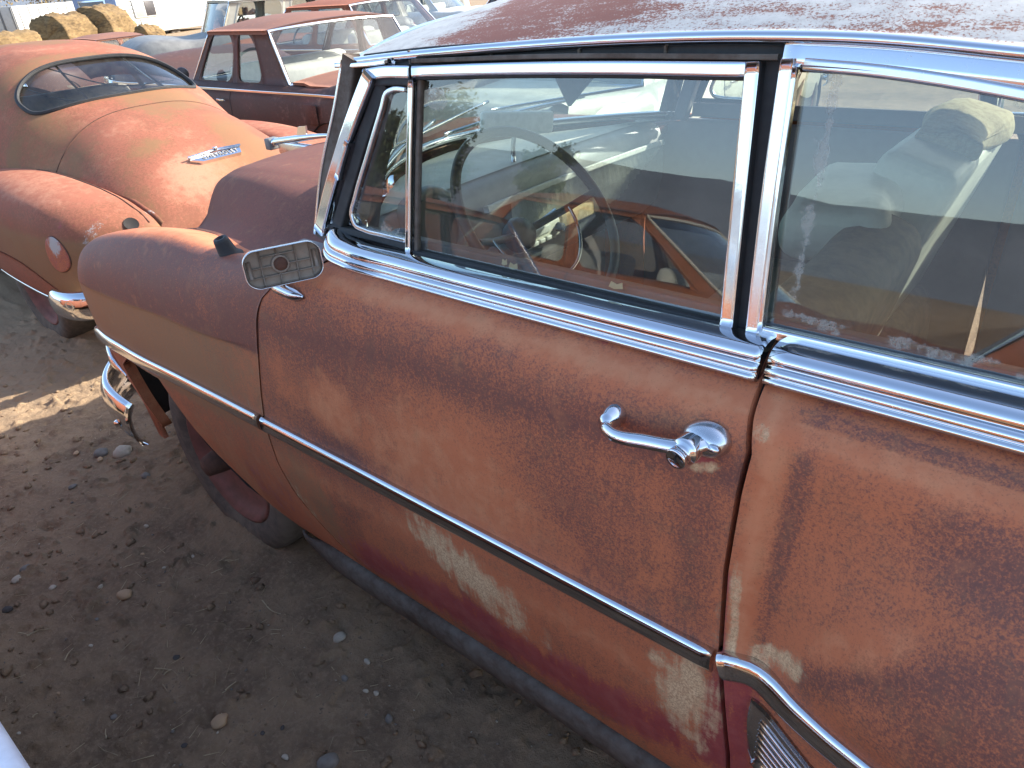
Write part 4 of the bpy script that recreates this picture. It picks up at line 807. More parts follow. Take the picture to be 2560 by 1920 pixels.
sweep('window_gasket', gp_, np.array([(math.cos(a), math.sin(a)) for a in a8]) * .0125, 'rubber', shell_o, gn, cap=False)
sweep('gasket_trim', gp_ + gn * .010, np.array([(math.cos(a), math.sin(a)) for a in a8]) * .005, 'rubber', shell_o, gn, cap=False)
gl = np.array([[shell(np.array([-4.76 - .045 * (r_ * ws_s[k])**2 + r_ * (ws_x[k] + 4.76 + .045 * ws_s[k]**2)]), np.array([r_ * ws_s[k]]))[0] - gn * .012 for k in range(0, 100)] for r_ in (1, .75, .5, .25, .01)])
grid('rear_window', gl, 'glass_bg', c2)
# trunk seams
for sgn in (-1, 1):
    q = shell(np.linspace(-3.56, -4.38, 40), sgn * np.interp(np.linspace(0, 1, 40), [0, .6, .9, 1], [.975, .96, .93, .88])); tube('trunk_seam', q + (0, 0, -.001), .0045, 'rubber', shell_o, 6)
q = shell(-4.40 + .04 * np.linspace(-1, 1, 50)**2, np.linspace(-.88, .88, 50)); tube('trunk_seam', q, .0035, 'hub', shell_o, 6)
# interior seats and pillars glimpsed through the glass
rbox('rear_seat', (-5.0, YC, .82), (.25, 1.2, .5), 'seat_cloth', c2, .06); rbox('front_seat', (-5.95, YC, .85), (.22, 1.2, .5), 'seat_cloth', c2, .06); rbox('floor_pan', (-5.6, YC, .45), (3.2, 1.3, .03), 'dark', c2, 0)
for k, (a, b) in enumerate([((-5.1, .75, 1.30), (-5.35, 1.6, 1.05)), ((-5.05, 1.0, 1.33), (-5.3, 1.9, 1.12))]): tube('hanging_wire', curve([a, (np.array(a) + b) / 2 + (0, 0, -.07), b], 16), .004, 'rubber', c2, 6)
tube('loose_rod', [(-5.3, 1.55, 1.36), (-5.2, 1.66, 1.2), (-5.1, 1.78, 1.05)], .012, 'chrome_dull', c2, 8)
tube('loose_rod', [(-5.6, 1.25, 1.36), (-5.5, 1.30, 1.2), (-5.4, 1.36, 1.05)], .008, 'steel', c2, 8)
# rear fenders
fxs = [-5.2, -4.9, -4.5, -4.1, -3.85, -3.68, -3.60, -3.56]; f_zc = [.80, .85, .868, .85, .815, .765, .715, .66]; f_yo = [.37, .335, .318, .322, .345, .395, .455, .54]
def fender_pts(x, v):
    zc, yo = float(hermite(fxs, f_zc, np.array([x]))[0]), float(hermite(fxs, f_yo, np.array([x]))[0]); body = YC - float(hermite(sx, sw_, np.array([x]))[0]) + .10
    pr = np.array([(body + .06, zc - .02), (body, zc + .008), ((body * .55 + yo * .45), zc + .004), (yo + .075, zc - .03), (yo + .028, zc - .085), (yo + .006, zc - .16), (yo, zc - .27), (yo + .006, .44), (yo + .028, .34), (yo + .06, .30)])
    return np.r_[x, hermite(np.arange(10), pr, np.array([v]))[0]]
for near in (1, 0):
    P = np.array([[fender_pts(xx, v) for v in np.linspace(0, 9, 60)] for xx in np.linspace(-3.56, -5.2, 80)])
    x, z = P[..., 0].ravel(), P[..., 2].ravel(); n1 = vnoise(np.c_[x, z], 7, 71, 4)
    at = {'ma': np.c_[0 * x, .3 * blob(x, z, -3.72, .74, .1, .05, 0, .9), .65 * np.clip(1 - np.abs(z - .70 - .1 * (n1 - .5)) / .09, 0, 1)], 'mb': np.c_[.5 * np.clip((z - .79) / .03, 0, 1), .9 * np.clip((.70 - z) / .05, 0, 1), .5 * blob(x, z, -3.64, .70, .03, .05, 0, .9)]}
    if not near: P[..., 1] = 2 * YC - P[..., 1]
    fd = grid('rear_fender', P, 'rust_pink', c2, attrs=at, rim=[(0, .03 if near else -.03, 0)])
    if near:
        Pk = np.array([[fender_pts(xx, v) + (0, -.006, 0) for v in np.linspace(6.55 + .75 * (1 - math.sin(math.pi * min(max((-3.93 - xx) / .98, 0), 1)))**1.6, 8.7, 20)] for xx in np.linspace(-3.93, -4.91, 44)])
        sk = grid('fender_skirt', Pk, 'rust_pink', fd, rim=[(0, .01, 0)]); tube('skirt_trim', Pk[:, -1] + (0, -.006, .004), .009, 'chrome_dull', sk, 6)
        def fuel_pt(a, r_): return (-3.79 + .075 * r_ * math.cos(a) + .012 * r_ * math.sin(a), 5.35 - (.95 if math.sin(a) > 0 else .75) * r_ * math.sin(a) * (1 - .25 * math.cos(a)))
        Pk = np.array([[fender_pts(*fuel_pt(a, r_)) + (.002, -.006 + (.006 if r_ > .99 else 0), 0) for a in np.linspace(0, 2 * np.pi, 36, endpoint=False)] for r_ in (1.0, .985, .93, .6, .3, .02)])
        xx_, zz_ = Pk[..., 0].ravel(), Pk[..., 2].ravel()
        grid('fuel_door', Pk, 'rust', fd, cv=True, attrs={'ma': np.c_[0 * xx_, .42 + 0 * xx_, .3 + 0 * xx_], 'mb': np.c_[0 * xx_, 0 * xx_, .95 * blob(xx_, zz_, -3.79, .66, .04, .06, 0, 1.2)]})
        ed = Pk[0]; tube('fuel_door_edge', np.vstack([ed, ed[:1]]), .0035, 'hub', fd, 6)
        lp = fender_pts(-3.585, 1.6); lathe('lamp_hole', [(.034, .007), (.030, .005), (0, .004)], lp, (.72, -.05, .68), 'dark', fd, 18)
        tube('fender_seam', np.array([fender_pts(xx, .75) for xx in np.linspace(-3.58, -5.1, 40)]), .005, 'hub', fd, 6)
for s_ in (-1, 1):
    bs_ = np.array([[(xx, YC + s_ * (.70 + .02), .60), (xx, YC + s_ * .86, .52), (xx, YC + s_ * .86, .36), (xx, YC + s_ * .80, .24)] for xx in (-5.1, -6, -7, -7.9)]); grid('body_side', bs_, 'rust_pink', c2)
tp_ = np.array([[(-3.535, YC + yy, .50), (-3.53, YC + yy, .40), (-3.56, YC + yy, .30)] for yy in np.linspace(-.68, .68, 12)]); grid('tail_panel', tp_, 'rust_pink', c2)
bq = np.array([(-3.82, .285, .405), (-3.70, .275, .41), (-3.58, .30, .415), (-3.48, .42, .418), (-3.43, .7, .42), (-3.41, YC, .42)]); bq = curve(np.vstack([bq, (bq[:-1] * (1, -1, 1) + (0, 2 * YC, 0))[::-1]]), 80)
sweep('rear_bumper', bq, np.array(BPR) * (1.2, .85), 'chrome', c2, np.c_[bq[:, 0] + 4.3, (bq[:, 1] - YC) * 1.1, 0 * bq[:, 0]], scale=np.r_[.55, .8, .95, np.ones(74), .95, .8, .55])
wheel(c2, (-4.42, .45, .31), .335, .17, -1); wheel(c2, (-4.42, 2.05, .31), .335, .17, 1); wheel(c2, (-7.2, .45, .31), .335, .17, -1); wheel(c2, (-7.2, 2.05, .31), .335, .17, 1)
# trunk badge with raised name
bc = shell(np.array([-3.765]), np.array([.02]))[0]; bt = shell(np.array([-3.80]), np.array([.02]))[0] - shell(np.array([-3.73]), np.array([.02]))[0]; bt /= np.linalg.norm(bt); by = np.array([0, 1., 0]); bnrm = np.cross(by, bt); bnrm *= np.sign(bnrm[0])
bl = lambda a, b, d: bc + a * by + b * bt + d * bnrm
badge = plate('trunk_badge', [bl(-.155, .006, .016), bl(-.10, -.026, .02), bl(.125, -.026, .02), bl(.145, .024, .016), bl(-.13, .024, .016)], .024, bnrm, 'chrome', c2)
sweep('badge_bar', np.array([bl(-.16, .020, .02), bl(0, .028, .026), bl(.15, .026, .02)]), rect(.010, .012), 'chrome', badge, bnrm); rbox('badge_crest', bl(.0, .029, .032), (.02, .022, .02), 'chrome', badge, .004)
def text_mesh(name, s, size, depth, M4, mat, parent):
    cu = bpy.data.curves.new(name, 'FONT'); cu.body = s; cu.size = size; cu.extrude = depth; cu.align_x = 'CENTER'; cu.align_y = 'CENTER'; cu.space_character = 1.15
    to = bpy.data.objects.new(name, cu); COL.objects.link(to); dg = bpy.context.evaluated_depsgraph_get(); me = bpy.data.meshes.new_from_object(to.evaluated_get(dg))
    bpy.data.objects.remove(to); me.transform(M4); me.materials.append(M[mat]); o = bpy.data.objects.new(name, me); COL.objects.link(o); attach(o, parent); return o
tx = bl(.012, -.002, .0205); text_mesh('badge_lettering', 'CHEVROLET', .034, .0015, Matrix(((by[0], bt[0], bnrm[0], tx[0]), (by[1], bt[1], bnrm[1], tx[1]), (by[2], bt[2], bnrm[2], tx[2]), (0, 0, 0, 1))), 'letter', badge)

# ================================================================== OTHER CARS OF THE YARD
def make_car(label, loc, rz, mat, top=None, x0=-2.2, x1=2.2, hw=.87, belt=.90, ws=(-.75, -.30), rw=(1.30, .90), zt=1.38, wt=.62, pil=(.0, .07, .46, .50, .93, 1.0), hood=.88, deck=.90, zb=.22, chrome=True, group=None, name='parked_car', bright='chrome', wheels=True, glass='glass_bg', crown=.05, nose=.62, lights=None, trim=None, seats=True, fins=0):
    """front at -x; pil = side split: pillar, glass, pillar, glass ... as fractions from windscreen to rear pillar"""
    r = thing(name, label, 'car', loc, rz, group)
    tp = top or mat
    xs = [x0, x0 + .06, x0 + .25, ws[0] - .3, ws[0], (ws[0] + rw[0]) / 2, rw[0], rw[0] + .3, x1 - .2, x1 - .05, x1]
    zd = [nose - .14, nose, hood - .05, hood, belt, belt, belt, deck, deck - .02, deck - .12, nose - .15]; hws = [hw * .78, hw * .86, hw * .95, hw * .99, hw, hw, hw, hw * .99, hw * .95, hw * .9, hw * .84]
    n = 70; qx = np.unique(np.r_[np.linspace(x0, x1, n), ws[0], rw[0]]); zq = hermite(xs, zd, qx); hq = hermite(xs, hws, qx)
    prof = np.array([(.88, 0), (.965, .12), (1.0, .38), (1.0, .62), (.985, .84), (.945, .96), (.88, 1.0), (.74, 1.015), (.45, 1.04), (.15, 1.05)])
    full = np.vstack([prof * (-1, 1), prof[::-1]]); P = np.zeros((len(qx), 20, 3))
    for i, (a, b, c_) in enumerate(zip(qx, zq, hq)): P[i] = np.c_[np.full(20, a), full[:, 0] * c_, zb + full[:, 1] * (b - zb)]
    keep = np.ones((len(qx) - 1, 19), bool); mid = (qx[:-1] + qx[1:]) / 2
    keep[np.ix_((mid > ws[0]) & (mid < rw[0]), [7, 8, 9, 10, 11])] = False
    body = grid('body', P, mat, r, keep=keep); 
    for e_, sgn in ((0, -1), (-1, 1)): obj('end_panel', P[e_], [tuple(range(20))], mat, r)
    wb_ = hw * .86
    def low(f): return ws[0] + f * (rw[0] - ws[0])
    def upp(f): return ws[1] + f * (rw[1] - ws[1])
    for sgn in (-1, 1):
        def quad(f0, f1, thick, nm, m_, inset=0):
            rows = np.array([[(low(f) * (1 - t_) + upp(f) * t_, sgn * ((wb_ + (wt - wb_) * (t_ + .12 * math.sin(math.pi * t_))) - inset), belt + (zt - belt) * t_) for t_ in np.linspace(0, 1, 7)] for f in np.linspace(f0, f1, 6)])
            return grid(nm, rows, m_, r, rim=[(0, -sgn * thick, 0)] if thick else None)
        for k in range(len(pil) - 1):
            if k % 2 == 0: quad(pil[k], pil[k + 1], .035, 'pillar', tp)
            else:
                g_ = quad(pil[k], pil[k + 1], 0, 'side_window', glass, .012)
                def sp(f, t_): return np.array((low(f) * (1 - t_) + upp(f) * t_, sgn * (wb_ + (wt - wb_) * (t_ + .12 * math.sin(math.pi * t_)) - .002), belt + (zt - belt) * t_))
                rf, rt_ = .075 / max((rw[0] - ws[0]) * (pil[k + 1] - pil[k]), .2), .075 / (zt - belt); V_, F_2 = [], []; nq = 9
                for cf, ct, df, dt, r_ in ((0, 0, 1, 1, 1), (1, 0, -1, 1, 1), (1, 1, -1, -1, 1.9), (0, 1, 1, -1, 1.2)):
                    order = np.linspace(math.pi / 2, 0, nq) if (df * dt > 0) else np.linspace(0, math.pi / 2, nq)
                    for a in order:
                        fi = .03 + .94 * (cf + df * min(rf * r_, .48) * (1 - math.sin(a))); ti = .03 + .94 * (ct + dt * min(rt_ * r_, .48) * (1 - math.cos(a)))
                        V_.append(sp(pil[k] + (pil[k + 1] - pil[k]) * cf, ct)); V_.append(sp(pil[k] + (pil[k + 1] - pil[k]) * fi, ti))
                nn_ = len(V_) // 2; F_2 = [(2 * q, 2 * ((q + 1) % nn_), 2 * ((q + 1) % nn_) + 1, 2 * q + 1) for q in range(nn_)]
                bmw = bmesh.new(); vv_ = [bmw.verts.new(tuple(map(float, q))) for q in V_]
                for f_ in F_2:
                    if len({tuple(np.round(V_[q], 6)) for q in f_}) > 2: bmw.faces.new([vv_[q] for q in f_])
                bmesh.ops.remove_doubles(bmw, verts=bmw.verts[:], dist=1e-5); me_ = bpy.data.meshes.new('window_surround'); bmw.to_mesh(me_); bmw.free(); me_.materials.append(M[tp]); wo_ = bpy.data.objects.new('window_surround', me_); COL.objects.link(wo_); attach(wo_, g_)
        if trim:
            q = np.array([(xx, sgn * (float(hermite(xs, hws, np.array([xx]))[0]) * .99 + .004), belt - .035) for xx in np.linspace(x0 + .4, x1 - .15, 20)]); sweep('side_trim', q, rect(.022, .012), bright, body, (0, sgn, 0))
        xd = ws[0] + .12; dx = low(pil[3] if len(pil) > 4 else .6)
        for gx_ in (dx,): sweep('door_seam', np.array([(gx_, sgn * (hw * f_ + .0012), zb + h_ * (belt - zb)) for f_, h_ in ((.965, .12), (1, .38), (1, .62), (.985, .84), (.945, .96))]), rect(.008, .002), 'rubber', body, (0, sgn, 0))
        sweep('door_handle', np.array([(dx - .16, sgn * (hw + .02), belt - .12), (dx - .10, sgn * (hw + .03), belt - .12), (dx - .04, sgn * (hw + .02), belt - .12)]), rect(.018, .014), bright, body, (0, sgn, 0))
    # roof with turned-down edges
    ru = np.linspace(0, 1, 22); rv = np.linspace(-1, 1, 25); RP = np.zeros((22, 25, 3))
    for i, u in enumerate(ru):
        for j, v in enumerate(rv):
            bow = 1 - v * v; xx = upp(u) + bow * (-.10 * (1 - u) + .07 * u); RP[i, j] = (xx, v * (wt + .012), zt + .012 + crown * (1 - abs(v)**2.4) * (.35 + .65 * min(1, 4 * u * (1 - u) + .2)))
    grid('roof', RP, tp, r, rim=[(0, 0, -.03)])
    RL = RP[::2, ::2].copy(); RL[..., 2] -= .035; RL[..., 1] *= .97; grid('headliner', RL, 'liner', r)
    for nm, a, b in (('windscreen', ws, -.10), ('rear_window', rw, .10)):
        W = np.array([[((a[0] * (1 - t_) + a[1] * t_) + (1 - v * v) * b * (1 - .3 * t_), v * (wb_ * (1 - t_) + wt * t_) * .98, belt + .005 + (zt - belt + .02 * (1 - v * v)) * t_) for t_ in np.linspace(0, 1, 8)] for v in np.linspace(-1, 1, 17)])
        g = grid(nm, W, glass, r)
        e_ = np.vstack([W[:, 0], W[-1, 1:], W[-2::-1, -1], W[0, -2::-1]]); sweep('window_trim', e_, rect(.020, .018), bright, g, (math.copysign(1, b), 0, .5), cap=False)
    # inner: seats, wheel
    rbox('floor_pan', ((ws[0] + rw[0]) / 2, 0, zb + .12), (rw[0] - ws[0] + .6, hw * 1.7, .03), 'dark', r, 0)
    if seats:
        for sx_ in (.35, .78): rbox('seat', (low(sx_), 0, belt - .08), (.16, wb_ * 1.7, .42), 'vinyl', r, .06)
        rbox('dashboard', (ws[0] + .12, 0, belt - .06), (.2, wb_ * 1.8, .14), 'dash', r, .04)
        a_ = np.linspace(0, 2 * np.pi, 33); tube('steering_wheel', [(ws[0] + .38 + .08 * math.sin(t_), -.35 + .19 * math.cos(t_), belt + .06 + .17 * math.sin(t_)) for t_ in a_], .013, 'rubber', r, 6)
    if wheels:
        for wx in (x0 + .75, x1 - .95):
            for sgn in (-1, 1):
                wheel(r, (wx, sgn * (hw - .075), .30), .315, .16, sgn)
                lathe('wheel_well', [(.36, .0), (.35, -.02), (0, -.02)], (wx, sgn * (hw + .008), .33), (0, sgn, 0), 'rubber', body, 28)
    if chrome:
        for e_, sg in ((x0, -1), (x1, 1)):
            q = curve([(e_ - sg * .35, -hw - .01, .46), (e_ - sg * .05, -hw * .94, .46), (e_ + sg * .09, -hw * .6, .46), (e_ + sg * .12, 0, .46), (e_ + sg * .09, hw * .6, .46), (e_ - sg * .05, hw * .94, .46), (e_ - sg * .35, hw + .01, .46)], 40)
            sweep('bumper', q, np.array(BPR) * (1.2, .75), bright, r, np.c_[q[:, 0] - (e_ - sg * .9), q[:, 1] * 1.0, 0 * q[:, 0]])
    for sgn in (-1, 1):
        for k in range(2): lathe('headlight', [(.095, 0), (.095, .03), (.08, .035), (.05, .045), (0, .05)], (x0 + .05, sgn * (hw * .72 - k * .2), nose + .02), (-1, 0, 0), 'chrome', r, 18)
        if lights == 'round':
            for k in range(2):
                tl = lathe('tail_light', [(.085, 0), (.085, .035), (.07, .04), (.066, .03)], (x1 - .02, sgn * (hw * .74 - k * .22), deck - .20), (1, 0, 0), 'chrome', r, 22); lathe('lens', [(.066, .03), (.05, .07), (.02, .085), (0, .087)], (x1 - .02, sgn * (hw * .74 - k * .22), deck - .20), (1, 0, 0), 'red_lens', tl, 20)
        else: rbox('tail_light', (x1 - .03, sgn * hw * .72, deck - .18), (.05, .1, .14), 'red_lens', r, .02)
    if fins:
        for sgn in (-1, 1): grid('tail_fin', np.array([[(xx, sgn * hw * .93, deck - .04), (xx, sgn * hw * (.90 + .05 * t_), deck + fins * t_ * .6), (xx, sgn * hw * .80, deck + fins * t_), (xx, sgn * hw * .62, deck + .01)] for xx, t_ in zip(np.linspace(rw[0], x1, 12), np.linspace(0, 1, 12))]), mat, body)
    return r
c3 = make_car('dark maroon two-door sedan with salmon rusted roof, beyond the salmon sedan', (-6.20, 3.73, 0), 0, 'rust_brown', 'rust_brown', x0=-2.75, x1=2.25, hw=.885, belt=.915, ws=(-.88, -.50), rw=(.66, .42), zt=1.315, wt=.70, pil=(0, .06, .445, .50, .76, 1.0), hood=.90, deck=.905, trim=True, crown=.085, zb=.20)
for o in c3.children:
    if o.name.split('.')[0] == 'roof': o.data.materials[0] = M['rust_top']
# its paler trunk lid, fuel flap and a dent
tl = np.array([[(xx, yy, .9155 + .044 * (1 - abs(yy / .8)**2.2) - .02 * max(0, xx - 1.6) + (.02 if xx < .9 else 0)) for yy in np.linspace(-.74, .74, 24)] for xx in np.linspace(.70, 2.16, 20)]); grid('trunk_lid', tl, 'rust_top', c3, rim=[(0, 0, -.02)])
fl = rbox('fuel_flap', (1.08, -.8865, .735), (.15, .008, .15), 'rust_brown', c3, .003)
xx_, zz_ = np.meshgrid(np.linspace(1.32, 1.72, 30), np.linspace(.56, .80, 20), indexing='ij'); DP = np.stack([xx_, -.8885 + 0 * xx_ + .012 * np.exp(-((xx_ - 1.52) / .12)**2 - ((zz_ - .68) / .06)**2) * .1, zz_], -1)
mx, mz = xx_.ravel(), zz_.ravel()
sweep('body_crease', np.array([(-1.9, -.884, .615), (0, -.889, .62), (2.0, -.875, .61)]), rect(.01, .004), 'rust_brown', c3, (0, -1, 0))
lathe('door_mirror', [(0, .02), (.05, .016), (.058, 0), (.05, -.02), (0, -.03)], (-.72, -.93, 1.0), (1, -.3, 0), 'black_paint', c3, 20)
make_car('brick red rusted car beyond the maroon sedan, only roof and windows showing', (-9.0, 6.3, 0), R(4), 'rust_pink', 'rust_pink', zt=1.36, belt=.92, crown=.07, trim=True)
make_car('black car at the top behind the peeling roof of the foreground car', (-6.6, 7.9, 0), R(-6), 'black_paint', 'black_paint', zt=1.40, belt=.95, crown=.08)
make_car('pale white sedan roof far behind, between wagon and red car', (-14.0, 12.0, 0), R(20), 'white', 'white', zt=1.34, belt=.92, crown=.09)
make_car('cream car with round red tail lights, seen through the vent window', (-3.55, 5.25, 0), R(-90), 'cream', 'cream', x0=-2.3, x1=2.3, hw=.92, belt=.86, deck=.84, zt=1.30, lights='round', fins=.10, seats=True)
make_car('grey and cream boxy station wagon with dark hood, far left of centre', (-11.9, 6.8, .05), R(72), 'grey_paint', 'cream', x0=-2.3, x1=2.6, hw=.92, belt=.98, ws=(-.72, -.50), rw=(2.45, 2.3), zt=1.42, wt=.80, pil=(0, .05, .30, .34, .62, .66, .97, 1.0), hood=.95, deck=.98, nose=.75, crown=.04)
make_car('small maroon car roof far away in front of the hay bales', (-19.3, 7.2, -.5), R(98), 'rust_brown', 'rust_top', zt=1.34, belt=1.0, crown=.10, chrome=False)
make_car('white van body behind the maroon sedan roof', (-17.5, 14.5, 0), R(60), 'cream', 'white', x0=-2.4, x1=2.4, belt=1.05, ws=(-1.6, -1.3), rw=(2.35, 2.2), zt=1.7, wt=.8, hood=.95, deck=1.05, nose=.8)
# neighbours on the camera's side, seen mostly as reflections in the glass
pale = make_car('car with a chalky pale blue fender edge cut off by the lower left corner', (-2.75, -1.66, 0), R(180), 'rust_pink', 'rust_pink', x0=-2.35, x1=2.2, hw=.855, belt=.84, ws=(-.35, .0), rw=(1.4, 1.1), zt=1.24, wt=.62, hood=.80, deck=.80)  # unseen side's warm rust colour is made up to bounce light onto the door
q = np.array([(a, -.908, .805) for a in np.linspace(-2.30, .3, 24)]); sweep('fender_edge', q, np.array([(math.cos(a), math.sin(a)) for a in a8]) * .024, 'chalk', pale, (0, 0, 1))
grid('hood_panel', np.array([[(a, b, .818 + .03 * (1 - (b / .9)**2)) for b in np.linspace(-.885, .885, 16)] for a in np.linspace(-2.26, -.42, 12)]), 'pale_blue', pale, rim=[(0, 0, -.03)])  # added deck plate; its blue paints in the reflected sky
make_car('rusted brown coupe reflected in the door glass', (-3.25, -4.1, 0), 0, 'rust_deep', 'rust_deep', x0=-2.3, x1=2.4, hw=.9, belt=1.0, ws=(-.85, -.45), rw=(1.5, .75), zt=1.44, wt=.66, hood=.98, deck=.95, crown=.10, bright='cream')
make_car('orange-roofed rusty sedan reflected in the rear side glass', (1.0, -3.4, 0), R(3), 'rust_deep', 'rust_pink', x0=-2.4, x1=2.4, hw=.9, belt=.98, ws=(-1.3, -.95), rw=(1.3, .95), zt=1.36, wt=.72, hood=.95, deck=.95, crown=.06)
make_car('second rusty brown sedan farther back in the reflections', (1.6, -6.6, 0), R(-5), 'rust_brown', 'rust_deep', zt=1.45, belt=1.0)

# ================================================================== FAR BACKGROUND
def bale(label, c, r_, L, rz, seed, group='round hay bales'):
    n, m = 64, 26; prof = [(0, -L / 2), (r_ * .5, -L / 2 - .02), (r_ * .9, -L / 2), (r_ * .99, -L / 2 + .06)] + [(r_, -L / 2 + .06 + (L - .12) * k / 16) for k in range(17)] + [(r_ * .99, L / 2 - .06), (r_ * .9, L / 2), (r_ * .5, L / 2 + .02), (0, L / 2)]
    V = []
    for i in range(n):
        a = 2 * math.pi * i / n
        for rr_, h_ in prof: V.append((rr_ * math.cos(a), h_, rr_ * math.sin(a)))
    V = np.array(V); d = (vnoise(V * (1, 1, 1), 3.2, seed, 4, .6) - .5) * .34 + (vnoise(V * (2, 7, 2), 4, seed + 1, 2) - .5) * .10
    V = V * (1 + d[:, None] * .9 / max(r_, .5)); V[:, 2] *= .9
    cz, sz_ = math.cos(rz), math.sin(rz); V = np.c_[V[:, 0] * cz - V[:, 1] * sz_, V[:, 0] * sz_ + V[:, 1] * cz, V[:, 2] + r_ * .82] 
    o = obj('hay_bale', V, gridF(n, len(prof), True, False), 'hay'); o.location = c; return tag(o, label, 'hay bale', group)
bale('large ragged hay bale in the middle, before the white trailer', (-29.5, 10.5, 0), .78, 1.5, R(25), 3)
bale('hay bale right of the large ragged one, tallest and yellowest on top', (-29.8, 12.0, 0), .84, 1.5, R(30), 5)
bale('low round hay bale at the left edge of the photo', (-27.5, 8.0, 0), .56, 1.7, R(20), 7)
bale('small clump of loose hay at the right end of the bales', (-28.4, 12.9, 0), .42, .8, R(10), 9)
bale('hay heap behind the rusty beams, left of the wagon', (-24.5, 13.9, 0), .66, 1.8, R(50), 11)
# white travel trailer: end wall, sided long wall, windows
tr = thing('travel_trailer', 'white travel trailer with horizontal siding and two windows, far left background', 'trailer', (-36.0, 15.5, -.45), R(113))
Lt, Wt, z0, z1 = 6.5, 2.3, .62, 2.9
rbox('body', (Lt / 2, Wt / 2, (z0 + z1) / 2), (Lt - .06, Wt - .06, z1 - z0), 'white', tr, .05)
nsid = 14
for k in range(nsid): rbox('siding_board', (Lt / 2, -.0 + .012, z0 + .05 + (k + .5) * (z1 - z0 - .1) / nsid), (Lt, .05, (z1 - z0 - .1) / nsid - .02), 'white', tr, .012, Matrix.Rotation(R(3), 3, 'X'))
rbox('end_wall', (-.02, Wt / 2, (z0 + z1) / 2), (.08, Wt + .04, z1 - z0), 'pale_blue', tr, .04)
ew = rbox('window', (-.08, Wt / 2 + .1, 1.62), (.05, 1.5, .95), 'chrome_dull', tr, .05); rbox('pane', (-.11, Wt / 2 + .1, 1.62), (.03, 1.35, .8), 'grey_paint', ew, .05)
sw2 = rbox('window', (1.55, -.04, 1.60), (1.4, .06, .72), 'white', tr, .03); rbox('pane', (1.22, -.08, 1.60), (.58, .03, .6), 'glass_bg', sw2, .01); rbox('pane', (1.88, -.075, 1.60), (.62, .03, .6), 'black_paint', sw2, .01)
rbox('hatch', (1.2, -.03, 1.05), (.16, .04, .20), 'cream', tr, .02); rbox('skirt_rail', (Lt / 2, -.01, z0 + .03), (Lt + .05, .09, .09), 'white', tr, .02)
lathe('wheel', [(.15, -.08), (.32, -.1), (.34, 0), (.32, .1), (.15, .08)], (3.4, .2, .34), (0, -1, 0), 'tyre', tr, 24)
for i, (lb, c, rz, s) in enumerate((('white storage container standing left of the hay bales', (-47.5, 15.2), 118, (5, 2.4, 2.05)), ('white box truck body between container and trailer', (-52, 21.5), 115, (6, 2.4, 2.3)))):
    t_ = thing('storage_container', lb, 'container', (*c, -.75), R(rz)); rbox('box', (s[0] / 2, s[1] / 2, .35 + s[2] / 2), s, 'white', t_, .03)
    for k in range(4): rbox('door_post', (-.03, .1 + k * (s[1] - .2) / 3, .35 + s[2] / 2), (.06, .09, s[2] - .1), 'grey_paint', t_, .01)
    for k in range(7): rbox('rib', (.4 + k * (s[0] - .8) / 6, -.02, .35 + s[2] / 2), (.08, .05, s[2] - .1), 'white', t_, .01)
    rbox('base_rail', (s[0] / 2, s[1] / 2, .2), (s[0], s[1], .3), 'grey_paint', t_, .02)
# rusty scrap in front of the trailer
scrap = [('rusty brown steel beam propped up before the trailer', (-20.5, 10.2, .15), (-21.5, 13.0, 1.05), 'hub'), ('second rusty beam leaning across the first', (-20.0, 10.9, 1.0), (-20.8, 11.6, .1), 'hub'), ('pale metal rail lying across the scrap pile', (-18.5, 10.2, .98), (-19.0, 11.8, .95), 'white'), ('dark rusty rail near the wagon hood', (-17.2, 8.4, .62), (-18.2, 10.6, .95), 'hub'), ('short upright rusty bar in the scrap pile', (-19.2, 11.1, .2), (-19.3, 11.3, 1.2), 'hub')]
for lb, a, b, m_ in scrap:
    o = sweep('scrap_beam', np.array([a, (np.array(a) + b) / 2, b]), [(-.05, -.06), (.05, -.06), (.05, -.04), (-.02, -.04), (-.02, .04), (.05, .04), (.05, .06), (-.05, .06)], m_, None, (.3, -.4, 1)); tag(o, lb, 'beam', 'rusty scrap by the wagon')
o = grid('scrap_sheet', np.array([[(-21.0 + .1 * a, 11.0 + a, .35 + .5 * b + .08 * math.sin(3 * a)) for b in (0, .5, 1)] for a in np.linspace(0, 2.2, 10)]), 'rust_deep', None, rim=[(-.02, 0, 0)]); tag(o, 'rust brown sheet metal bin side below the trailer', 'scrap')
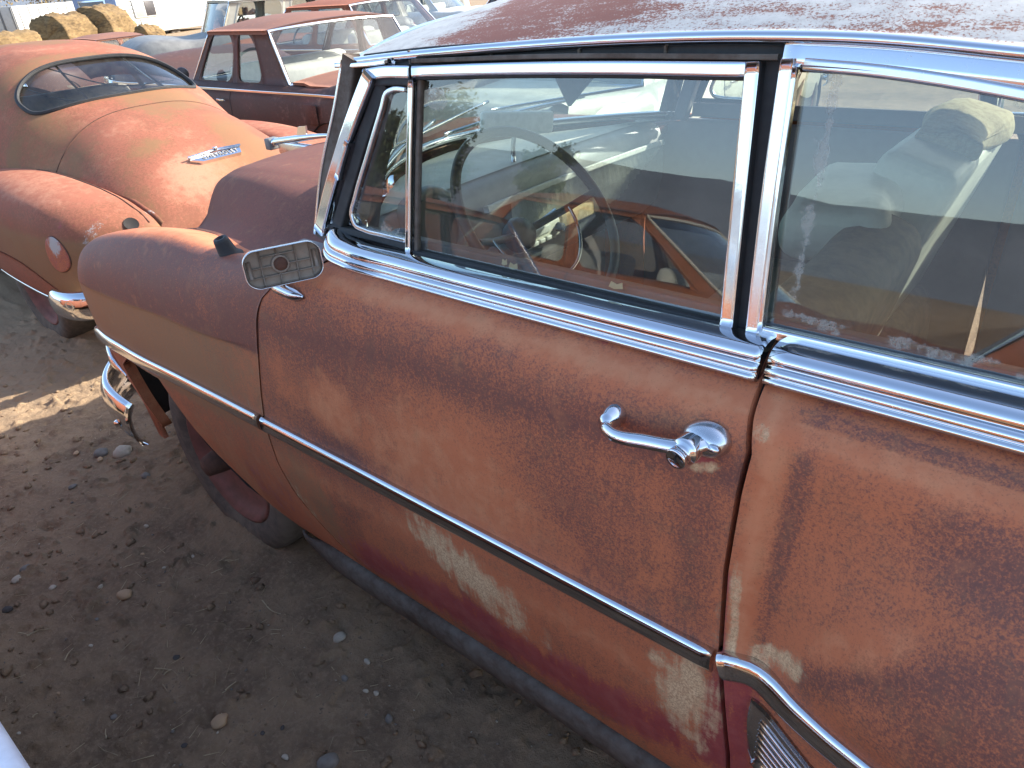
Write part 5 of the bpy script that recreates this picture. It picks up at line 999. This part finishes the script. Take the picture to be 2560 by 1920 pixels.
# dry brush and trees: trunk, limbs, leaf-sized faces in clumps
def tree(name, label, c, h, rad, mat, nleaf, seed, cat='tree', group=None, leaf=.05, bare=.0, ground=.0, squash=1.):
    rg_ = np.random.default_rng(seed); r = thing(name, label, cat, c, 0, group)
    tops = []
    tr_ = tube('trunk', curve([(0, 0, -.1), (.06 * h * rg_.normal() * .3, .03 * h * rg_.normal(), h * .35), (.05 * h * rg_.normal() * .5, .05 * h * rg_.normal() * .5, h * .8)], 12), .035 * h, 'bark', r, 8, scale=np.linspace(1, .25, 12))
    for k in range(11):
        a = rg_.uniform(0, 2 * np.pi); zz = h * rg_.uniform(.18, .7); rr_ = rad * rg_.uniform(.5, .95); tip = np.array((rr_ * math.cos(a), rr_ * math.sin(a), zz + h * rg_.uniform(.08, .28)))
        tube('limb', curve([(0, 0, zz), tip * (.5, .5, 1) + (0, 0, -.03 * h), tip], 8), .012 * h, 'bark', tr_, 6, scale=np.linspace(1, .25, 8)); tops.append(tip)
    cl = np.vstack([np.array(tops), rg_.normal(size=(26, 3)) * (rad * .42, rad * .42, h * .2 * squash) + (0, 0, h * .62)])
    ci = rg_.integers(0, len(cl), nleaf); p = cl[ci] + rg_.normal(size=(nleaf, 3)) * rad * .17; p[:, 2] = np.maximum(p[:, 2], .05)
    u = rg_.normal(size=(nleaf, 3)); u /= np.linalg.norm(u, axis=1)[:, None]; v = np.cross(u, rg_.normal(size=(nleaf, 3))); v /= np.linalg.norm(v, axis=1)[:, None]; s = leaf * rg_.uniform(.6, 1.5, nleaf)[:, None]
    V = np.stack([p - u * s, p + v * s * .45, p + u * s, p - v * s * .45], 1).reshape(-1, 3); F = np.arange(nleaf * 4).reshape(-1, 4)
    me = obj('crown', V, F, mat, r, False); return r
for k, (cx_, cy_, h_) in enumerate(((-44, 10.2, 4.5), (-55, 12.5, 6.5), (-50, 6.0, 4.5), (-60, 17.5, 7.5), (-66, 26, 7.0))):
    tree('dry_shrub', ['tall tawny dry shrub in the top left corner', 'wide olive-brown shrub behind the white container', 'low tawny brush at the far left edge', 'pale bare tree above the containers', 'thin bare tree above the white truck box'][k], (cx_, cy_, 0), h_, h_ * .55, 'leaf_dry', 9000, 100 + k, 'shrub', 'dry brush on the far left', .09, squash=1.2)
for k, (cx_, cy_, h_) in enumerate(((-23.5, -22, 6.2), (-27, -22, 5.2), (-19.2, -24.5, 4.3), (-31, -30, 6.5))):
    tree('conifer_tree', ['dark green tree reflected high in the door glass', 'second dark tree beside it in the reflection', 'narrow pointed tree reflected above the steering wheel', 'far dark tree in the reflections'][k], (cx_, cy_, 0), h_, h_ * .24, 'leaf', 7000, 200 + k, 'tree', 'trees across the yard, mirrored in the glass', .10)

# ================================================================== STONES, TWIGS, GRAVEL
STONES = [
 (-2.988, 0.001, 0.0323, 'stone_grey', 'flat pale grey stone beside the beige one near the front wheel'),
 (-2.919, 0.060, 0.0393, 'stone_pale', 'largest beige stone lying before the front bumper'),
 (-2.945, -0.023, 0.0163, 'stone_tan', 'small tan pebble half sunk in the shaded dirt'),
 (-3.082, -0.063, 0.0146, 'stone_tan', 'small tan pebble half sunk in the shaded dirt'),
 (-2.836, -0.174, 0.0170, 'stone_grey', 'mid-grey pebble half sunk in the shaded dirt'),
 (-2.656, 0.034, 0.0195, 'stone_grey', 'mid-grey pebble half sunk in the shaded dirt'),
 (-2.504, -0.466, 0.0201, 'stone_grey', 'dark grey rounded stone touching the white one at left edge'),
 (-2.475, -0.501, 0.0204, 'stone_pale', 'white angular stone by the left edge of the dirt'),
 (-2.331, -0.446, 0.0116, 'stone_pale', 'small pale pebble half sunk in the shaded dirt'),
 (-2.190, -0.348, 0.0102, 'stone_pale', 'small pale pebble half sunk in the shaded dirt'),
 (-2.083, -0.315, 0.0236, 'stone_tan', 'pinkish tan stone with rough top in mid dirt'),
 (-2.350, -0.575, 0.0150, 'stone_dark', 'dark blue-grey stone at the left edge'),
 (-2.358, -0.112, 0.0106, 'stone_pale', 'small pale pebble half sunk in the shaded dirt'),
 (-2.416, -0.034, 0.0051, 'stone_pale', 'small pale pebble half sunk in the shaded dirt'),
 (-2.337, 0.045, 0.0081, 'stone_tan', 'small tan pebble half sunk in the shaded dirt'),
 (-2.318, 0.031, 0.0087, 'stone_pale', 'small pale pebble half sunk in the shaded dirt'),
 (-2.247, -0.008, 0.0071, 'stone_tan', 'small tan pebble half sunk in the shaded dirt'),
 (-2.149, 0.007, 0.0070, 'stone_tan', 'small tan pebble half sunk in the shaded dirt'),
 (-2.384, -0.179, 0.0063, 'stone_pale', 'small pale pebble half sunk in the shaded dirt'),
 (-2.266, -0.109, 0.0056, 'stone_pale', 'small pale pebble half sunk in the shaded dirt'),
 (-2.222, -0.191, 0.0081, 'stone_tan', 'small tan pebble half sunk in the shaded dirt'),
 (-2.111, -0.075, 0.0054, 'stone_pale', 'small pale pebble half sunk in the shaded dirt'),
 (-2.059, -0.093, 0.0086, 'stone_pale', 'small pale pebble half sunk in the shaded dirt'),
 (-2.096, -0.178, 0.0065, 'stone_pale', 'small pale pebble half sunk in the shaded dirt'),
 (-1.861, -0.079, 0.0051, 'stone_pale', 'small pale pebble half sunk in the shaded dirt'),
 (-2.054, -0.417, 0.0067, 'stone_grey', 'mid-grey pebble half sunk in the shaded dirt'),
 (-1.962, -0.473, 0.0076, 'stone_pale', 'small pale pebble half sunk in the shaded dirt'),
 (-1.710, -0.339, 0.0102, 'stone_dark', 'small dark pebble half sunk in the shaded dirt'),
 (-1.377, -0.013, 0.0194, 'stone_pale', 'biggest pale stone between the rocker strip and the twigs'),
 (-1.248, -0.020, 0.0109, 'stone_pale', 'small pale pebble half sunk in the shaded dirt'),
 (-1.255, -0.093, 0.0112, 'stone_grey', 'mid-grey pebble half sunk in the shaded dirt'),
 (-1.415, -0.373, 0.0215, 'stone_tan', 'orange-brown pebble, brightest in the lower dirt'),
 (-1.198, -0.325, 0.0107, 'stone_pale', 'small pale pebble half sunk in the shaded dirt'),
 (-1.149, -0.072, 0.0084, 'stone_pale', 'small pale pebble half sunk in the shaded dirt'),
 (-1.177, -0.084, 0.0079, 'stone_pale', 'small pale pebble half sunk in the shaded dirt'),
 (-1.669, -0.539, 0.0094, 'stone_grey', 'mid-grey pebble half sunk in the shaded dirt'),
 (-1.829, -0.717, 0.0065, 'stone_pale', 'small pale pebble half sunk in the shaded dirt'),
 (-1.099, -0.272, 0.0288, 'stone_grey', 'large half-buried brown stone at the bottom edge'),
 (-1.068, -0.100, 0.0126, 'stone_grey', 'mid-grey pebble half sunk in the shaded dirt'),
 (-1.273, -0.282, 0.0076, 'stone_dark', 'small dark pebble half sunk in the shaded dirt'),
 (-1.877, -0.601, 0.0065, 'stone_tan', 'small tan pebble half sunk in the shaded dirt'),
 (-1.429, -0.465, 0.0080, 'stone_dark', 'small dark pebble half sunk in the shaded dirt'),
 (-1.300, -0.323, 0.0063, 'stone_dark', 'small dark pebble half sunk in the shaded dirt'),
]
ico = bmesh.new(); bmesh.ops.create_icosphere(ico, subdivisions=3, radius=1); IV = np.array([v.co[:] for v in ico.verts]); IF = [tuple(v.index for v in f.verts) for f in ico.faces]; ico.free()
def stone(k, x, y, r_, mat, label, group):
    g_ = np.random.default_rng(500 + k); V = IV * (1, g_.uniform(.62, .9), g_.uniform(.42, .62)); V = V * (1 + (vnoise(IV + k * 3.1, 1.3, k, 2) - .5)[:, None] * .55)
    a = g_.uniform(0, 3.14); V = np.c_[V[:, 0] * math.cos(a) - V[:, 1] * math.sin(a), V[:, 0] * math.sin(a) + V[:, 1] * math.cos(a), V[:, 2]] * r_
    o = obj('stone', V, IF, mat); o.location = (x, y, gz(x, y) + r_ * .22); return tag(o, label, 'stone', group)
ORD = ['leftmost', 'second from the left', 'third from the left', 'fourth from the left', 'fifth from the left', 'sixth from the left', 'seventh from the left', 'eighth from the left', 'ninth from the left', 'ninth from the right', 'eighth from the right', 'seventh from the right', 'sixth from the right', 'fifth from the right', 'fourth from the right', 'third from the right', 'second from the right', 'rightmost']
def across(p): d = np.array([p[0], p[1], 0]) - CAM; return float(d @ RT / (d @ FW))
for mat in ('stone_pale', 'stone_tan', 'stone_grey', 'stone_dark'):       # small pebbles are told apart by their order across the picture
    same = sorted([i for i, s in enumerate(STONES) if s[3] == mat and 'half sunk' in s[4]], key=lambda i: across(STONES[i]))
    for q, i in enumerate(same):
        wd = ORD[q] if q < 9 and q < len(same) - 1 else (ORD[len(ORD) - (len(same) - q)] if len(same) - q <= 9 else ORD[q])
        STONES[i] = STONES[i][:4] + ('small %s pebble half sunk in dirt, %s of the %s ones' % (mat[6:], wd, mat[6:]),)
for k, (x, y, r_, mat, label) in enumerate(STONES): stone(k, x, y, r_, mat, label, 'stones in the dirt')
TWIGS = [
 ([(-2.210, -0.589), (-2.188, -0.580), (-2.162, -0.572)], 'short twig beside the longer one at left edge'),
 ([(-2.167, -0.576), (-2.156, -0.549), (-2.140, -0.523)], 'long pale twig at left edge of the dirt'),
 ([(-1.970, -0.544), (-1.986, -0.526), (-1.997, -0.508)], 'single straight twig right of the left-edge pair'),
 ([(-1.722, -0.397), (-1.700, -0.382), (-1.682, -0.368)], 'upper twig of a crossed pair in lower dirt'),
 ([(-1.685, -0.390), (-1.685, -0.378), (-1.682, -0.368)], 'lower twig of the crossed pair'),
 ([(-1.656, -0.408), (-1.637, -0.410), (-1.620, -0.412)], 'thick short stick below the crossed twigs'),
 ([(-1.488, -0.314), (-1.489, -0.295), (-1.489, -0.280)], 'bent twig right of the thick stick'),
 ([(-1.688, -0.067), (-1.617, -0.073), (-1.577, -0.058)], 'long curved straw stem near the rocker strip'),
 ([(-1.846, -0.676), (-1.847, -0.669), (-1.846, -0.661)], 'tiny twig above the pale blue fender'),
 ([(-1.619, -0.579), (-1.632, -0.575), (-1.647, -0.568)], 'upright thin twig near the bottom edge'),
 ([(-1.246, -0.132), (-1.249, -0.121), (-1.250, -0.112)], 'small forked twig beneath the rocker strip'),
]
for k, (pts, label) in enumerate(TWIGS):
    q = np.array([(a, b, gz(a, b) + .006 + .002 * (i % 2)) for i, (a, b) in enumerate(pts)]); 
    o = tube('twig', curve(q, 10), .0021, 'straw', None, 6, scale=np.linspace(1, .5, 10)); tag(o, label, 'twig', 'dry twigs in the dirt')
def scatter(name, n, mat, smin, smax, seed, flat=.6, label=None):
    g_ = np.random.default_rng(seed); oc = np.array([(1, 0, 0), (-1, 0, 0), (0, 1, 0), (0, -1, 0), (0, 0, 1), (0, 0, -1), (.62, .62, .3), (-.6, .6, .35), (.6, -.62, .3), (-.62, -.6, .3)])
    from_f = [(0, 6, 4), (6, 2, 4), (2, 7, 4), (7, 1, 4), (1, 9, 4), (9, 3, 4), (3, 8, 4), (8, 0, 4), (0, 8, 5), (8, 3, 5), (3, 9, 5), (9, 1, 5), (1, 7, 5), (7, 2, 5), (2, 6, 5), (6, 0, 5)]
    xy = np.c_[g_.uniform(-4.4, -.35, n), g_.uniform(-.8, .9, n)]; xy = xy[(xy[:, 1] < .35) | (xy[:, 0] < -2.9)]; V, F = [], []
    zz = np.array([gz(a, b) for a, b in xy]) if len(xy) < 4000 else None
    for i, (a, b) in enumerate(xy):
        s = smin + (smax - smin) * g_.random()**3; R3 = g_.uniform(0, 6.28); c_, s_ = math.cos(R3), math.sin(R3); q = oc * (1, g_.uniform(.5, .9), flat) * s * (1 + .3 * g_.normal(size=(10, 1)) * .5); q = np.c_[q[:, 0] * c_ - q[:, 1] * s_, q[:, 0] * s_ + q[:, 1] * c_, q[:, 2]] + (a, b, zz[i] + s * .15)
        k0 = len(V); V += list(q); F += [tuple(k0 + j for j in f) for f in from_f]
    o = obj(name, V, F, mat, None, True); return tag(o, label, name.replace('_', ' '), None, 'stuff')
scatter('dirt_clods', 1500, 'ground', .004, .022, 31, .55, 'small crumbs and clods of dark soil over the dirt'); scatter('gravel', 500, 'stone_grey', .002, .007, 32, .7, 'fine grey gravel scattered over the dirt'); scatter('pale_gravel', 260, 'stone_pale', .0018, .0055, 33, .7, 'tiny pale grit scattered over the dirt')
g_ = np.random.default_rng(77); V, F = [], []
for i in range(420):
    cxy = np.array([(-1.95, .02), (-2.55, .15), (-2.1, -.2), (-1.6, -.35), (-3.2, .2)])[g_.integers(0, 5)] if g_.random() < .6 else np.array([g_.uniform(-3.6, -.6), g_.uniform(-.75, .1)]); a, b = cxy + g_.normal(size=2) * .16; L = g_.uniform(.012, .05); t_ = g_.uniform(0, 6.28); w_ = g_.uniform(.0006, .0013); d = np.array([math.cos(t_), math.sin(t_), g_.uniform(-.1, .35)]) * L; e_ = np.array([-math.sin(t_), math.cos(t_), 0]) * w_; p0 = np.array([a, b, gz(a, b) + .006]); k0 = len(V)
    V += [p0 - e_, p0 + e_, p0 + d + e_ * .4, p0 + d - e_ * .4, p0 + (0, 0, w_ * 1.5), p0 + d + (0, 0, w_)]; F += [(k0, k0 + 1, k0 + 2, k0 + 3), (k0, k0 + 4, k0 + 5, k0 + 3), (k0 + 1, k0 + 2, k0 + 5, k0 + 4)]
tag(obj('straw_bits', V, F, 'straw', None, False), 'thin bits of dry straw strewn over the dirt', 'straw', None, 'stuff')
